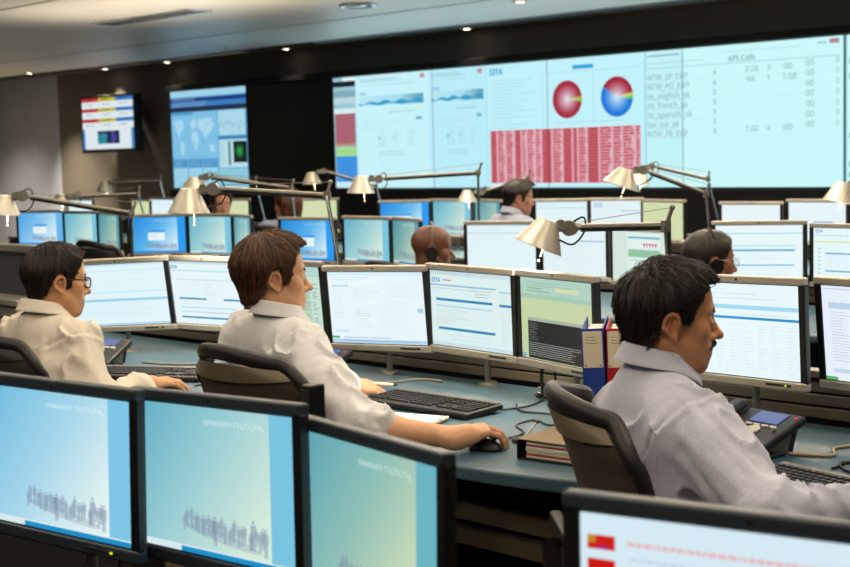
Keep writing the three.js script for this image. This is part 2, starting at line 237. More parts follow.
const TEX = {
  wpClear: wallpaper(TINT.clear), wpTeal: wallpaper(TINT.teal), wpGreen: wallpaper(TINT.green), wpVivid: wallpaper(TINT.vivid, true), wpDim: wallpaper(TINT.dim), wpClearD: wallpaper(['#4aa0e0', '#8fc6ee', '#e6f1f6', '#6cb6ea'], true),
  tableA: page('#e9f6fb', (g, W, H) => { seed = 3; g.fillStyle = '#cfe6f5'; g.fillRect(0, 0, W, 14); lines(g, 20, 6, 120, 1, 1, '#7f9db5', 3); g.fillStyle = '#d9ebf6'; g.fillRect(0, 40, W, 8); lines(g, 20, 60, 560, 26, 11, '#cfe0ea', 2, .35); g.fillStyle = '#9ed0ea'; g.fillRect(40, 226, W - 40, 16); g.fillStyle = '#c4e4f3'; g.fillRect(0, 180, W, 6); lines(g, 60, 262, 520, 9, 12, '#d5e4ec', 2, .4); g.fillStyle = '#b9d7ea'; g.fillRect(0, 386, W, 14); g.fillStyle = '#58b06a'; g.fillRect(0, 386, 34, 14); }),
  siteB: page('#eff6fa', (g, W, H) => { seed = 5; g.fillStyle = '#cfe2ee'; g.fillRect(0, 0, W, 16); g.fillStyle = '#2a7fc0'; g.font = 'bold 30px ' + FONT; g.fillText('SITA', 22, 48); g.fillStyle = '#bcdcee'; g.fillRect(0, 56, W, 7); g.fillStyle = '#cfe6f2'; g.fillRect(60, 112, W - 120, 8); for (const [x, y, w] of [[80, 232, 240], [470, 232, 150], [90, 352, 500]]) { g.fillStyle = '#2f8fb8'; g.fillRect(x, y, w, 11); } for (const y of [290, 318]) { g.fillStyle = '#bcdbe9'; g.fillRect(90, y, 480, 8); } lines(g, 90, 135, 440, 7, 13, '#d8e2e8', 2); g.strokeStyle = '#cfd9df'; g.strokeRect(320, 140, 130, 190); lines(g, 330, 150, 100, 14, 12, '#d9dfe3', 2); lines(g, 90, 250, 220, 3, 11, '#c8d6de', 2); }),
  sheet: page('#cfe3d2', (g, W, H) => { seed = 8; g.fillStyle = '#bcd6cf'; g.fillRect(0, 0, W, 60); lines(g, 10, 16, 600, 4, 11, '#9fb9b6', 3); for (let r = 0; r < 26; r++) for (let c = 0; c < 8; c++) { if (c % 2 === 0) { g.fillStyle = r % 2 ? '#a9c6b4' : '#b9d3a8'; g.fillRect(10 + c * 78, 76 + r * 12, 70, 9); } if (rnd() < .8) { g.fillStyle = '#7f95b0'; g.fillRect(16 + c * 78, 78 + r * 12, rr(20, 58), 4); } } }),
  portal: page('#eef5fb', (g, W, H) => { seed = 11; g.fillStyle = '#dcebf7'; g.fillRect(0, 0, W, 18); lines(g, 20, 30, 420, 2, 12, '#c3d3e2', 3); g.fillStyle = '#c6dcf0'; g.fillRect(26, 72, 110, 12); lines(g, 30, 96, 90, 14, 12, '#c8d8e6', 2); g.strokeStyle = '#cddbe8'; g.strokeRect(150, 84, 250, 70); lines(g, 170, 96, 200, 5, 11, '#cddae6', 2); g.strokeRect(160, 200, 180, 130); lines(g, 176, 216, 130, 3, 14, '#b7c7d6', 3); lines(g, 176, 262, 140, 5, 12, '#d2dde8', 2); g.strokeRect(350, 160, 160, 160); lines(g, 360, 170, 140, 12, 12, '#d5e0ea', 2); lines(g, 420, 80, 190, 6, 11, '#d0dde9', 2); g.fillStyle = '#a9cdea'; g.fillRect(590, 200, 36, 24); g.fillStyle = '#cfe2f2'; g.fillRect(30, 326, 90, 12); g.fillStyle = '#4fb56a'; g.fillRect(0, 362, 52, 12); g.fillStyle = '#bcd5ee'; g.fillRect(0, 378, W, 22); lines(g, 80, 366, 500, 2, 18, '#7f9ec4', 4); }),
  siteM: page('#e2eeee', (g, W, H) => { seed = 13; g.fillStyle = '#d0e0e6'; g.fillRect(0, 0, W, 22); lines(g, 10, 6, 600, 2, 9, '#a9bcc8', 2); g.fillStyle = '#1780c0'; g.font = 'bold 34px ' + FONT; g.fillText('SITA', 12, 62); g.fillStyle = '#d9623c'; g.fillRect(100, 46, 74, 5); g.fillStyle = '#8fb8dc'; g.fillRect(0, 72, 520, 8); lines(g, 20, 92, 480, 1, 1, '#9aa9b5', 3); lines(g, 360, 108, 170, 2, 14, '#8a98a4', 3); g.fillStyle = '#1b7fb8'; g.fillRect(44, 146, 450, 13); g.fillRect(56, 300, 452, 13); g.fillRect(546, 150, 94, 12); g.fillStyle = '#9fcfe4'; g.fillRect(44, 184, 450, 6); g.fillRect(546, 84, 94, 8); lines(g, 48, 205, 300, 5, 11, '#b7c4c8', 2); lines(g, 48, 262, 180, 2, 11, '#d2a89c', 2); lines(g, 556, 110, 70, 20, 13, '#b9c8cd', 2); g.strokeStyle = '#b5c6cd'; g.strokeRect(150, 336, 320, 26); g.fillStyle = '#cfdfe6'; g.fillRect(0, 380, W, 20); }),
  terminal: page('#c9d3a4', (g, W, H) => { seed = 17; g.fillStyle = '#b4d0bf'; g.fillRect(0, 0, W, 80); lines(g, 60, 22, 470, 2, 13, '#93b5ad', 4); lines(g, 60, 48, 220, 2, 14, '#8d9d78', 5); g.fillStyle = '#d6dcae'; g.fillRect(320, 40, 210, 20); g.fillStyle = '#a9c6b2'; g.fillRect(0, 80, W, 22); g.fillStyle = '#aab2a2'; g.fillRect(60, 196, 500, 16); g.fillStyle = '#1d1c1c'; g.fillRect(62, 212, 492, 184); lines(g, 70, 224, 90, 8, 11, '#8d8d86', 3); lines(g, 70, 318, 470, 7, 10, '#bdbdb4', 3, .25); g.fillStyle = '#7fb0b4'; g.fillRect(0, 376, 40, 24); }),
  longList: page('#eef6fb', (g, W, H) => { seed = 19; lines(g, 20, 22, 560, 3, 20, '#cfdbe5', 3, .8); g.fillStyle = '#a7d8ee'; g.fillRect(0, 92, W, 18); g.fillStyle = '#1f8fd2'; g.fillRect(0, 142, W, 11); lines(g, 330, 130, 290, 1, 1, '#c3ccd4', 3); for (let c = 0; c < 8; c++) lines(g, 40 + c * 76, 176, 56, 15, 14, '#d7e0e8', 2.4, .9); }),
  mail: page('#eef0fa', (g, W, H) => { seed = 23; lines(g, 10, 12, 300, 1, 1, '#9fb0c6', 3); g.fillStyle = '#c3d3ea'; g.fillRect(30, 70, 220, 26); lines(g, 40, 110, 110, 18, 12, '#b3bdd0', 2.5); lines(g, 180, 110, 380, 18, 12, '#cdd3e0', 2.5); g.fillStyle = '#bcd0ec'; g.fillRect(230, 250, 60, 16); g.fillStyle = '#c6d8ef'; g.fillRect(40, 350, 90, 16); g.fillStyle = '#58b06a'; g.fillRect(0, 386, 60, 14); }),
  plain: page('#eaf4f8', (g, W, H) => { seed = 29; g.fillStyle = '#cfe0ec'; g.fillRect(0, 0, W, 14); lines(g, 20, 30, 500, 2, 14, '#c4d6e2', 3); g.fillStyle = '#bcd4e8'; g.fillRect(0, 68, W, 9); lines(g, 30, 96, 560, 20, 14, '#dbe6ec', 2, .7); }),
  report: page('#eaf2f4', (g, W, H) => { seed = 31; g.fillStyle = '#c9d6ec'; g.fillRect(30, 20, 120, 60); lines(g, 200, 40, 380, 16, 18, '#d3e0e6', 2, .7); g.fillStyle = '#7eb0cf'; g.fillRect(380, 110, 240, 8); }),
  cherry: page('#dbe6dc', (g, W, H) => { seed = 37; g.fillStyle = '#e8f0ea'; g.fillRect(180, 10, 400, 390); g.fillStyle = '#6fb3cf'; g.fillRect(190, 40, 380, 16); g.fillStyle = '#d8417c'; for (let i = 0; i < 5; i++) { g.beginPath(); g.moveTo(370 + i * 34, 92); g.lineTo(398 + i * 34, 92); g.lineTo(384 + i * 34, 128); g.fill(); } g.fillStyle = '#9cc7a4'; g.fillRect(190, 142, 380, 62); lines(g, 200, 156, 340, 3, 14, '#7fa78c', 3); lines(g, 200, 226, 360, 1, 1, '#7d8a88', 5, .1); lines(g, 200, 250, 360, 10, 15, '#b3c0bc', 2.5); }),
  list13: page('#eff7fb', (g, W, H) => { seed = 41; g.fillStyle = '#bcd9ea'; g.fillRect(0, 56, W, 9); for (const y of [150, 178]) { g.fillStyle = '#bfe0ee'; g.fillRect(0, y, W - 50, 8); } g.fillStyle = '#2a93cc'; g.fillRect(0, 184, W - 60, 10); g.fillStyle = '#5fb0d8'; g.fillRect(0, 296, W - 60, 9); lines(g, 40, 205, 540, 5, 16, '#d2e1ea', 2.5); lines(g, 40, 320, 540, 4, 16, '#d2e1ea', 2.5); }),
  list14: page('#edf7fb', (g, W, H) => { seed = 43; g.fillStyle = '#4a7fc0'; g.font = 'bold 30px ' + FONT; g.fillText('SITA', 14, 34); g.fillStyle = '#e6e36a'; g.fillRect(10, 96, W - 10, 8); g.fillStyle = '#bfd9ea'; g.fillRect(0, 50, W, 6); for (const y of [182, 312]) { g.fillStyle = '#3e90c2'; g.fillRect(100, y, W - 100, 9); } for (let i = 0; i < 8; i++) { g.fillStyle = '#8fa9c4'; g.fillRect(40, 150 + i * 30, 18, 7); } lines(g, 110, 206, 480, 6, 15, '#c9dbe6', 2.5); }),
  cream: page('#d9dcae', (g, W, H) => { seed = 47; lines(g, 30, 30, 300, 4, 16, '#c9cc9f', 3); }),
  carPage: page('#eff5f8', (g, W, H) => { seed = 53; g.fillStyle = '#2f3e55'; g.beginPath(); g.ellipse(220, 345, 50, 26, 0, 0, 7); g.fill(); g.strokeStyle = '#d5dde2'; g.strokeRect(120, 200, 130, 150); g.strokeRect(300, 200, 180, 150); lines(g, 330, 230, 120, 6, 16, '#e0e6ea', 2.5); }),
  bluePage: page('#eff5f9', (g, W, H) => { seed = 59; g.fillStyle = '#5aa6dc'; g.fillRect(280, 196, 220, 110); lines(g, 300, 226, 180, 2, 18, '#b9dcf2', 6, .3); lines(g, 40, 60, 500, 6, 16, '#dfe8ee', 2.5); }),
  china: page('#dceaf4', (g, W, H) => { seed = 61; for (const [y, c] of [[40, '#d01c14'], [84, '#cf1410'], [128, '#d01c14']]) { g.fillStyle = c; g.fillRect(14, y, 54, 26); } g.fillStyle = '#c8882e'; g.fillRect(14, 40, 16, 15); g.fillStyle = '#b01ca0'; g.beginPath(); g.ellipse(44, 65, 13, 5, 0, Math.PI, 0); g.fill(); lines(g, 92, 46, 480, 1, 1, '#ecb6ba', 8, .05); lines(g, 98, 76, 470, 8, 18, '#c3ccdc', 4, .3); }),
};
// ---------------------------------------------------------------- video wall
const screenMat = (map, k = 1) => new THREE.MeshStandardMaterial({ color: 0x050506, roughness: 0.28, metalness: 0, emissive: new THREE.Color(.93, 1, 1), emissiveMap: map, emissiveIntensity: k });
function screenLight(w, h, pos, yaw, color, k) {   // the light a lit screen gives off, just in front of its face
  const l = new THREE.RectAreaLight(color, k, w, h); l.position.copy(pos); l.rotation.order = 'YXZ'; l.rotation.set(0, yaw + Math.PI, 0); scene.add(l);
}
const MW = 1.905, MH = 1.5, W0 = -14.53, YB = 1.045;     // module size; the main wall starts at s = W0
{
  const N = 5, PX = 1024, PY = 806;
  function drawWall(g) {   // x in modules times PX, y down
    const X = (u) => u * PX, Y = (v) => v * PY;
    const R = (u0, v0, u1, v1, c) => { g.fillStyle = c; g.fillRect(X(u0), Y(v0), X(u1) - X(u0), Y(v1) - Y(v0)); };
    const T = (s, u, v, px, c, b) => { g.fillStyle = c; g.font = (b || '') + px + 'px ' + FONT; g.fillText(s, X(u), Y(v)); };
    seed = 71;
    R(0, 0, 1, 1, '#c4ecf6'); R(1, 0, 1.5, 1, '#aee6f6'); R(1.5, 0, 2.74, 1, '#c6eff8'); R(2.74, 0, 3, 1, '#c8f0f6'); R(3, 0, 5, 1, '#cff6f8');
    // status column
    R(0, 0, .235, 1, '#9fc4d0'); R(0, .035, .235, .085, '#18222c'); R(.1, .0, .235, .035, '#e4f2f6'); R(0, .12, .235, .18, '#86aab8'); R(0, .18, .235, .24, '#b9d5dc'); R(0, .28, .235, .325, '#dcecef');
    for (let i = 0; i < 12; i++) R(.012, .33 + i * .0245, .225, .33 + i * .0245 + .02, i === 11 ? '#c98a4a' : '#b23a4c');
    R(.012, .635, .235, .71, '#a8dc8a'); R(.012, .667, .235, .672, '#86b86c');
    for (let i = 0; i < 8; i++) R(.012, .715 + i * .029, .235, .715 + i * .029 + .025, '#1f86e0');
    R(0, .945, .235, 1, '#cfe9f2');
    // two copies of a web page
    for (const [u, c, w] of [[.25, '#cdf0f8', .72], [.975, '#bfeaf7', .52]]) {
      R(u, .0, u + w - .01, 1, c); lines(g, X(u + .03), Y(.035), X(w * .6), 2, 14, '#7fa9bb', 5, .2); R(u + w - .08, .02, u + w - .04, .055, '#c9848c'); lines(g, X(u + .02), Y(.085), X(w * .8), 1, 1, '#a9cfdb', 6, .2);
      T('SITA', u + .03, .175, 30, '#4f9cc4', 'bold ');
      const gr = g.createLinearGradient(X(u), 0, X(u + w), 0); gr.addColorStop(0, '#bfe6f2'); gr.addColorStop(.6, '#a9dcee'); gr.addColorStop(.85, '#6fa9bd'); gr.addColorStop(1, '#5f9cb4'); g.fillStyle = gr; g.fillRect(X(u + .02), Y(.185), X(w * .9), Y(.085));
      g.fillStyle = '#3b9cc8'; g.beginPath(); g.moveTo(X(u + .02), Y(.235)); for (let i = 0; i <= 20; i++) g.lineTo(X(u + .02 + w * .9 * i / 20), Y(.235 + .012 * Math.sin(i * 1.3) + (i < 5 ? .01 : 0))); for (let i = 20; i >= 0; i--) g.lineTo(X(u + .02 + w * .9 * i / 20), Y(.262 + .008 * Math.sin(i * .9 + 2))); g.fill();
      lines(g, X(u + w * .45), Y(.33), X(w * .4), 1, 1, '#7fa9b8', 5, .2); R(u + w * .82, .385, u + w * .9, .41, '#6ab0b8'); lines(g, X(u + .05), Y(.41), X(w * .7), 3, 22, '#b3d9e2', 4, .6);
      for (let c = 0; c < 3; c++) lines(g, X(u + w * (.3 + c * .2)), Y(.5), X(w * .13), 6, 20, '#9cc6d2', 4, .5); R(u + w * .3, .555, u + w * .32, .57, '#5a4a52'); R(u + w * .5, .55, u + w * .52, .565, '#58b8b0');
      lines(g, X(u + w * .3), Y(.68), X(w * .4), 2, 20, '#8fc0ce', 5, .2); lines(g, X(u + w * .3), Y(.75), X(w * .2), 8, 26, '#b6dfe9', 4, .4);
    }
    // list under the SITA title, two pie charts, the red table
    T('SITA', 1.515, .085, 58, '#1e86c8', 'bold '); lines(g, X(1.53), Y(.13), X(.4), 17, 22, '#a3ccda', 4, .6); R(1.96, .06, 1.965, .5, '#b4dbe5');
    R(2.2, .055, 2.36, .085, '#2f9fd6'); R(2.02, .1, 2.7, .105, '#b4d7e2'); R(2.355, .11, 2.36, .48, '#b9dfe8'); lines(g, X(2.05), Y(.49), X(.6), 1, 1, '#a7ccd6', 5, .2);
    const pie = (u, v, r, cuts) => { let a = 0; for (const [f, c] of cuts) { g.fillStyle = c; g.beginPath(); g.moveTo(X(u), Y(v)); g.arc(X(u), Y(v), r, a, a + f * 6.2832); g.fill(); a += f * 6.2832; } const gr = g.createRadialGradient(X(u), Y(v), 0, X(u), Y(v), r * .85); gr.addColorStop(0, 'rgba(240,240,250,.95)'); gr.addColorStop(1, 'rgba(240,240,250,0)'); g.fillStyle = gr; g.beginPath(); g.arc(X(u), Y(v), r, 0, 7); g.fill(); };
    pie(2.155, .315, 118, [[.025, '#8cc84a'], [.95, '#a8283c'], [.025, '#c89a3a']]); pie(2.535, .315, 122, [[.03, '#5fc070'], [.56, '#1f76d8'], [.38, '#a8283c'], [.03, '#c8d04a']]);
    R(1.515, .535, 2.705, .965, '#e6b3bd');
    for (let u = 1.522; u < 2.69;) {   // columns of the table
      const w = rr(.022, .09), solid = rnd() < .35; for (let r = 0; r < 18; r++) { const y = .541 + r * .0236; R(u, y, Math.min(u + w * (solid ? 1 : rr(.7, 1)), 2.7), y + (solid ? .0185 : .014), solid ? '#b81c30' : '#c22a3c'); if (!solid && rnd() < .5) R(u + w * rr(.1, .5), y + .003, u + w * rr(.5, .8), y + .009, '#eab9c2'); } u += w + .014;
    }
    // call statistics
    R(2.74, 0, 2.746, 1, '#86b4bd'); lines(g, X(2.76), Y(.03), X(.24), 1, 1, '#6f98a2', 9, .1); lines(g, X(2.76), Y(.085), X(.4), 1, 1, '#a5cbd2', 6, .1); R(2.75, .125, 3.98, .13, '#9cc3ca'); R(3.25, .045, 3.75, .048, '#9cc3ca');
    const rows = ['NTW_SP_EXP', 'NTW_PO_EXP', 'its_english_sk', 'its_french_sk', 'its_spanish_sk', 'tav_var_sk', 'NTW_FR_EXP'];
    T('APS Calls', 3.3, .115, 44, '#5c7f86');
    rows.forEach((t, i) => {
      const v = .215 + i * .069; T(t, 2.755, v, 50, '#8aaab0'); T(i < 2 ? '4' : '3', 3.2, v - .01, 44, '#7c9ca2'); T('00', 3.78, v - .035, 48, '#8fb0b4'); T('0', 3.955, v - .04, 44, '#9fbfc2');
      R(2.75, v + .012, 3.96, v + .014, '#bfe2e6');
      const c = [['2:28', '3', ':00'], [':44', '1', '1:58'], 0, 0, 0, 0, ['1:32', '4', ':00']][i]; if (c) { T(c[0], 3.41, v - .02, 44, '#86a6ac'); T(c[1], 3.545, v - .02, 44, '#86a6ac'); T(c[2], 3.64, v - .02, 46, '#86a6ac'); }
    });
    R(3.92, .015, 3.975, .045, '#b87f86'); lines(g, X(3.85), Y(.03), X(.06), 1, 1, '#8fb6be', 10, .1);
    // next window
    R(4.0, 0, 4.012, 1, '#3e6e78'); for (const v of [.15, .25, .64, .83, .9]) R(4.03, v, 4.1, v + .035, '#2f9a4c'); lines(g, X(4.13), Y(.12), X(.7), 18, 34, '#a9ced2', 6, .5);
  }
  const frameN = WALLN - 0.10, S1 = W0 - 2 * MW - 0.03, S2 = 5.0;
  const vw = thing('video_wall', 'large video wall with charts, red table and call list', 'video wall', SN((S1 + S2) / 2, frameN, 0), ROW);
  const mid = (S1 + S2) / 2, L = S2 - S1;
  mesh('fascia', merge(rbox(L + .06, YB - 0.02, 0.16, .01, 0, (YB - .02) / 2, 0), rbox(L + .06, 0.085, 0.16, .008, 0, YB + MH + .05, 0), box(L, MH + .1, 0.05, 0, YB + MH / 2, -.05)), MAT.blackMatt, vw);
  for (let k = 0; k < N; k++) {
    const tex = canvasTex(PX, PY, (g) => { g.translate(-k * PX, 0); drawWall(g); });
    const p = mesh('display_panel', rbox(MW - .006, MH, .04, .003, W0 + MW * (k + .5) - mid, YB + MH / 2, -.01), MAT.blackMatt, vw);
    mesh('screen', xf(new THREE.PlaneGeometry(MW - .008, MH - .004), V(W0 + MW * (k + .5) - mid, YB + MH / 2, .0125)), screenMat(tex, 1.02), p);
  }
  for (const k of [-1]) mesh('display_panel', rbox(MW - .006, MH, .04, .003, W0 + MW * (k + .5) - mid, YB + MH / 2, -.01), MAT.black, vw);
  const mp = mesh('display_panel', rbox(MW - .006, MH, .04, .003, W0 - MW * 1.5 - .03 - mid, YB + MH / 2, -.01), MAT.blackMatt, vw);
  const mapTex = canvasTex(1024, 806, (g, W, H) => {
    seed = 83; g.fillStyle = '#6fb4dc'; g.fillRect(0, 0, W, H); g.fillStyle = '#a9d6ee'; g.fillRect(0, 0, W, 50); g.fillStyle = '#1d3f86'; g.fillRect(0, 60, W, 34); g.fillStyle = '#3f7fc0'; g.fillRect(0, 94, W, 40); g.fillStyle = '#24304a'; g.fillRect(0, 134, W, 40);
    lines(g, 20, 70, 500, 3, 24, '#8fb9dc', 8, .5); g.fillStyle = '#86c4ea'; g.fillRect(0, 180, 640, 380); g.fillStyle = '#4f9cd0'; g.fillRect(0, 178, 300, 22);
    g.fillStyle = '#b3dcf2';   // continents
    for (const pts of [[[30, 250], [150, 230], [190, 290], [130, 340], [110, 400], [70, 330]], [[120, 420], [180, 430], [170, 500], [135, 545], [115, 470]], [[270, 260], [330, 230], [360, 280], [320, 320], [270, 310]], [[270, 340], [360, 340], [380, 420], [330, 510], [290, 440]], [[370, 240], [560, 230], [600, 300], [520, 360], [470, 400], [420, 340], [370, 310]], [[520, 450], [590, 450], [590, 510], [530, 510]]]) { g.beginPath(); pts.forEach((p, i) => g[i ? 'lineTo' : 'moveTo'](...p)); g.fill(); }
    for (let i = 0; i < 40; i++) { g.fillStyle = i % 4 ? '#5fa4cc' : '#2f6f70'; g.fillRect(rr(30, 600), rr(240, 500), 8, 8); }
    g.fillStyle = '#b6dcee'; g.fillRect(655, 180, 350, 200); g.strokeStyle = '#6c9cb8'; g.lineWidth = 4; g.beginPath(); for (let i = 0; i < 30; i++) g.lineTo(665 + i * 11, rr(250, 350)); g.stroke(); g.fillStyle = '#3f84b8'; g.fillRect(640, 385, W - 640, 26);
    g.fillStyle = '#c3e2ee'; g.fillRect(655, 415, 360, 225); g.fillStyle = '#0d1a18'; g.fillRect(840, 430, 175, 170); const gr = g.createRadialGradient(920, 510, 0, 920, 510, 75); gr.addColorStop(0, '#39c05a'); gr.addColorStop(1, '#0d1a18'); g.fillStyle = gr; g.fillRect(850, 440, 155, 150); g.fillStyle = '#2e6a56'; g.fillRect(775, 430, 26, 190); lines(g, 670, 440, 80, 10, 18, '#9cc0cc', 6);
    for (const x of [10, 220, 430]) { g.fillStyle = '#4a92c8'; g.fillRect(x, 570, 190, 60); lines(g, x + 20, 585, 150, 2, 22, '#a9d0e8', 7, .3); g.fillStyle = '#a9d8ee'; g.fillRect(x, 640, 190, 160); lines(g, x + 16, 655, 150, 7, 20, '#83bcd8', 6, .5); }
    g.fillStyle = '#93cfe2'; g.fillRect(640, 650, W - 640, 156);
  });
  mesh('screen', xf(new THREE.PlaneGeometry(MW - .008, MH - .004), V(W0 - MW * 1.5 - .03 - mid, YB + MH / 2, .0125)), screenMat(mapTex, .95), mp).userData.label = 'blue world map screen';
  const lightAt = (s, w, c, k) => screenLight(w, MH, SN(s, frameN - .06, YB + MH / 2), ROW, c, k);
  lightAt(W0 + 2.5 * MW, 5 * MW, new THREE.Color(.62, .92, 1), 1.4); lightAt(W0 - 1.5 * MW, MW, new THREE.Color(.3, .6, .9), .5);
  // small television on a bracket
  const tv = thing('television', 'small wall television with red yellow blue headed tables', 'television', SN(-19.78, 12.66, 1.64), ROW);
  mesh('casing', rbox(1.62, .93, .14, .015, 0, .46, 0), MAT.black, tv);
  mesh('bracket', box(.5, .5, .2, 0, .46, -.16), MAT.blackMatt, tv);
  const tvTex = canvasTex(512, 288, (g, W, H) => {
    seed = 89; g.fillStyle = '#eef2f6'; g.fillRect(0, 0, W, H); const cols = ['#d8323c', '#d8c832', '#3a7fd8'];
    for (let r = 0; r < 3; r++) for (let c = 0; c < 3; c++) { g.fillStyle = cols[c]; g.fillRect(c * W / 3, r * 58, W / 3, 20); lines(g, c * W / 3 + 30, r * 58 + 5, 100, 1, 1, 'rgba(40,40,60,.5)', 8, .2); lines(g, c * W / 3 + 40, r * 58 + 32, 90, 1, 1, '#b8bcc8', 8, .2); }
    g.fillStyle = '#4f8fd0'; g.fillRect(0, 174, 22, 114); g.fillRect(W - 26, 174, 26, 114); g.fillStyle = '#16284a'; g.fillRect(150, 186, 220, 72); g.fillStyle = '#2a8a9c'; g.fillRect(150, 200, 96, 58); g.fillStyle = '#4f3f9c'; g.beginPath(); g.arc(310, 226, 30, 0, 7); g.fill(); g.fillStyle = '#e0a03a'; g.fillRect(210, 210, 8, 8); g.fillRect(300, 192, 12, 6);
  });
  mesh('screen', xf(new THREE.PlaneGeometry(1.5, .83), V(0, .47, .0715)), screenMat(tvTex, .9), tv);
  screenLight(1.5, .83, SN(-19.78, 12.57, 2.11), ROW, new THREE.Color(.9, .9, 1), .2);
}

// ---------------------------------------------------------------- desk rows
const DESK = 0.72;
function deskRow(n, s0, s1, label, depth, railLabel, bays) {
  const L = s1 - s0, sm = (s0 + s1) / 2, back = n + 0.10, front = back - depth;
  const t = thing('desk', label, 'desk', SN(sm, (front + back) / 2, 0), ROW, 'long desk rows');   // local +z faces the users
  let top = rbox(L, .036, depth, .014, 0, DESK - .018, 0, null, 3);
  if (bays) {   // the front edge curves in where people sit
    const b = .008, sh = new THREE.Shape(); sh.moveTo(-L / 2 + b, depth / 2 - b);
    for (let i = 0; i <= 90; i++) { const x = -L / 2 + b + (L - 2 * b) * i / 90, s = x + sm; sh.lineTo(x, -depth / 2 + b + .20 * Math.min(1, bays.reduce((a, c) => a + Math.exp(-(((s - c) / .46) ** 2)), 0))); }
    sh.lineTo(L / 2 - b, depth / 2 - b); sh.closePath();
    top = new THREE.ExtrudeGeometry(sh, { depth: .036 - 2 * b, bevelThickness: b, bevelSize: b, bevelSegments: 3, curveSegments: 4 }); top.rotateX(-Math.PI / 2); top.translate(0, DESK - .036 + b, 0);
  }
  mesh('worktop', top, railLabel ? MAT.worktop : new THREE.MeshPhysicalMaterial({ color: 0x08080a, roughness: .95, specularIntensity: .1 }), t);
  mesh('modesty_panel', box(L - .02, .5, .025, 0, .42, -depth / 2 + .05), MAT.blackMatt, t);
  for (const y of [.30, .215]) mesh('rail', rbox(L - .1, .06, .045, .008, 0, y, -depth / 2 + .13), MAT.beam, t);
  const k = Math.max(2, Math.round(L / 1.5));
  for (let i = 0; i <= k; i++) mesh('leg', merge(box(.06, DESK - .04, .06, -L / 2 + .08 + (L - .16) * i / k, (DESK - .04) / 2, -depth / 2 + .12), box(.06, .04, depth * .7, -L / 2 + .08 + (L - .16) * i / k, .02, -.02)), MAT.charcoal, t);
  if (railLabel) {   // the slatted tool rail behind the monitors
    const w = thing('tool_rail', railLabel, 'tool rail', SN(sm, back + .04, 0), ROW, 'slatted tool rails');
    mesh('core', box(L, .86, .02, 0, .43, -.012), MAT.blackMatt, w);
    for (const y of [.745, .782, .819]) mesh('slat', rbox(L, .031, .018, .003, 0, y, .008, null, 1), MAT.slat, w);
    mesh('top_rail', rbox(L, .022, .05, .004, 0, .855, 0, null, 1), MAT.railSilver, w);
  }
  return t;
}
deskRow(1.46, -3.6, .6, 'long black desk carrying the shade-darkened silver monitors nearest the camera', .95);
deskRow(3.38, -5.75, .9, 'long blue-grey desk where the three men in pale shirts work', 1.02, 'slatted dark rail behind the silver monitors of the three men', [-4.2, -3.2, -1.6]);
deskRow(5.95, -11.2, 1.4, 'long blue-grey desk behind the silver monitors, used by men with headsets', .95, 'slatted rail behind the monitors of the headset wearers');
deskRow(8.32, -13.6, -1.4, 'long blue-grey desk farthest back, below the video wall', .95, 'slatted rail behind the farthest monitors under the video wall');
{
  const p = thing('partition_panel', 'grey fabric partition with pale metal cap behind left seated man', 'partition', SN(-7.6, 3.46, 0), ROW);
  mesh('panel', rbox(3.2, 1.07, .05, .006, 0, .535, 0), MAT.panelFabric, p);
  mesh('cap', rbox(3.24, .035, .075, .006, 0, 1.085, 0), MAT.capGrey, p);
  mesh('ledge', merge(rbox(3.2, .03, .16, .006, 0, .84, .1), rbox(3.2, .05, .03, .006, 0, .79, .15)), MAT.capGrey, p);
}
// ---------------------------------------------------------------- monitors
const SW = .408, SH = .255;
const mono = {};
function monitorParts(bars, tag) {
  if (mono[tag]) return mono[tag];
  const bw = SW + .042, bh = SH + .006;
  return mono[tag] = {
    body: merge(rbox(bw - .004, SH + .046, .014, .005, 0, -.002, -.012), rbox(bw * .55, SH * .62, .04, .012, 0, -.01, -.036)),
    side: (sx) => rbox(.0215, SH + .012, .016, .003, sx * (SW / 2 + .0107), 0, -.003, null, 1),
    top: rbox(bw, .021, .024, .005, 0, bh / 2 + .0095, -.004), bottom: rbox(bw, .024, .024, .005, 0, -bh / 2 - .011, -.004),
    inner: merge(box(SW, .003, .01, 0, SH / 2 + .0015, -.002), box(SW, .003, .01, 0, -SH / 2 - .0015, -.002)),
    screen: xf(new THREE.PlaneGeometry(SW, SH), V(0, 0, .0005)),
    dot: xf(new THREE.SphereGeometry(.0045, 10, 6), V(0, bh / 2 + .010, .0075), null, V(1, 1, .4)),
    buttons: rbox(.085, .007, .004, .0015, SW / 2 - .07, -bh / 2 - .010, .0072, null, 1), led: rbox(.006, .004, .004, .001, SW / 2 - .045, -bh / 2 - .010, .0092, null, 1), bars,
  };
}
const ledMat = std(0x2a2a10, .5, 0, { emissive: 0xd8e02a, emissiveIntensity: 1.2 });
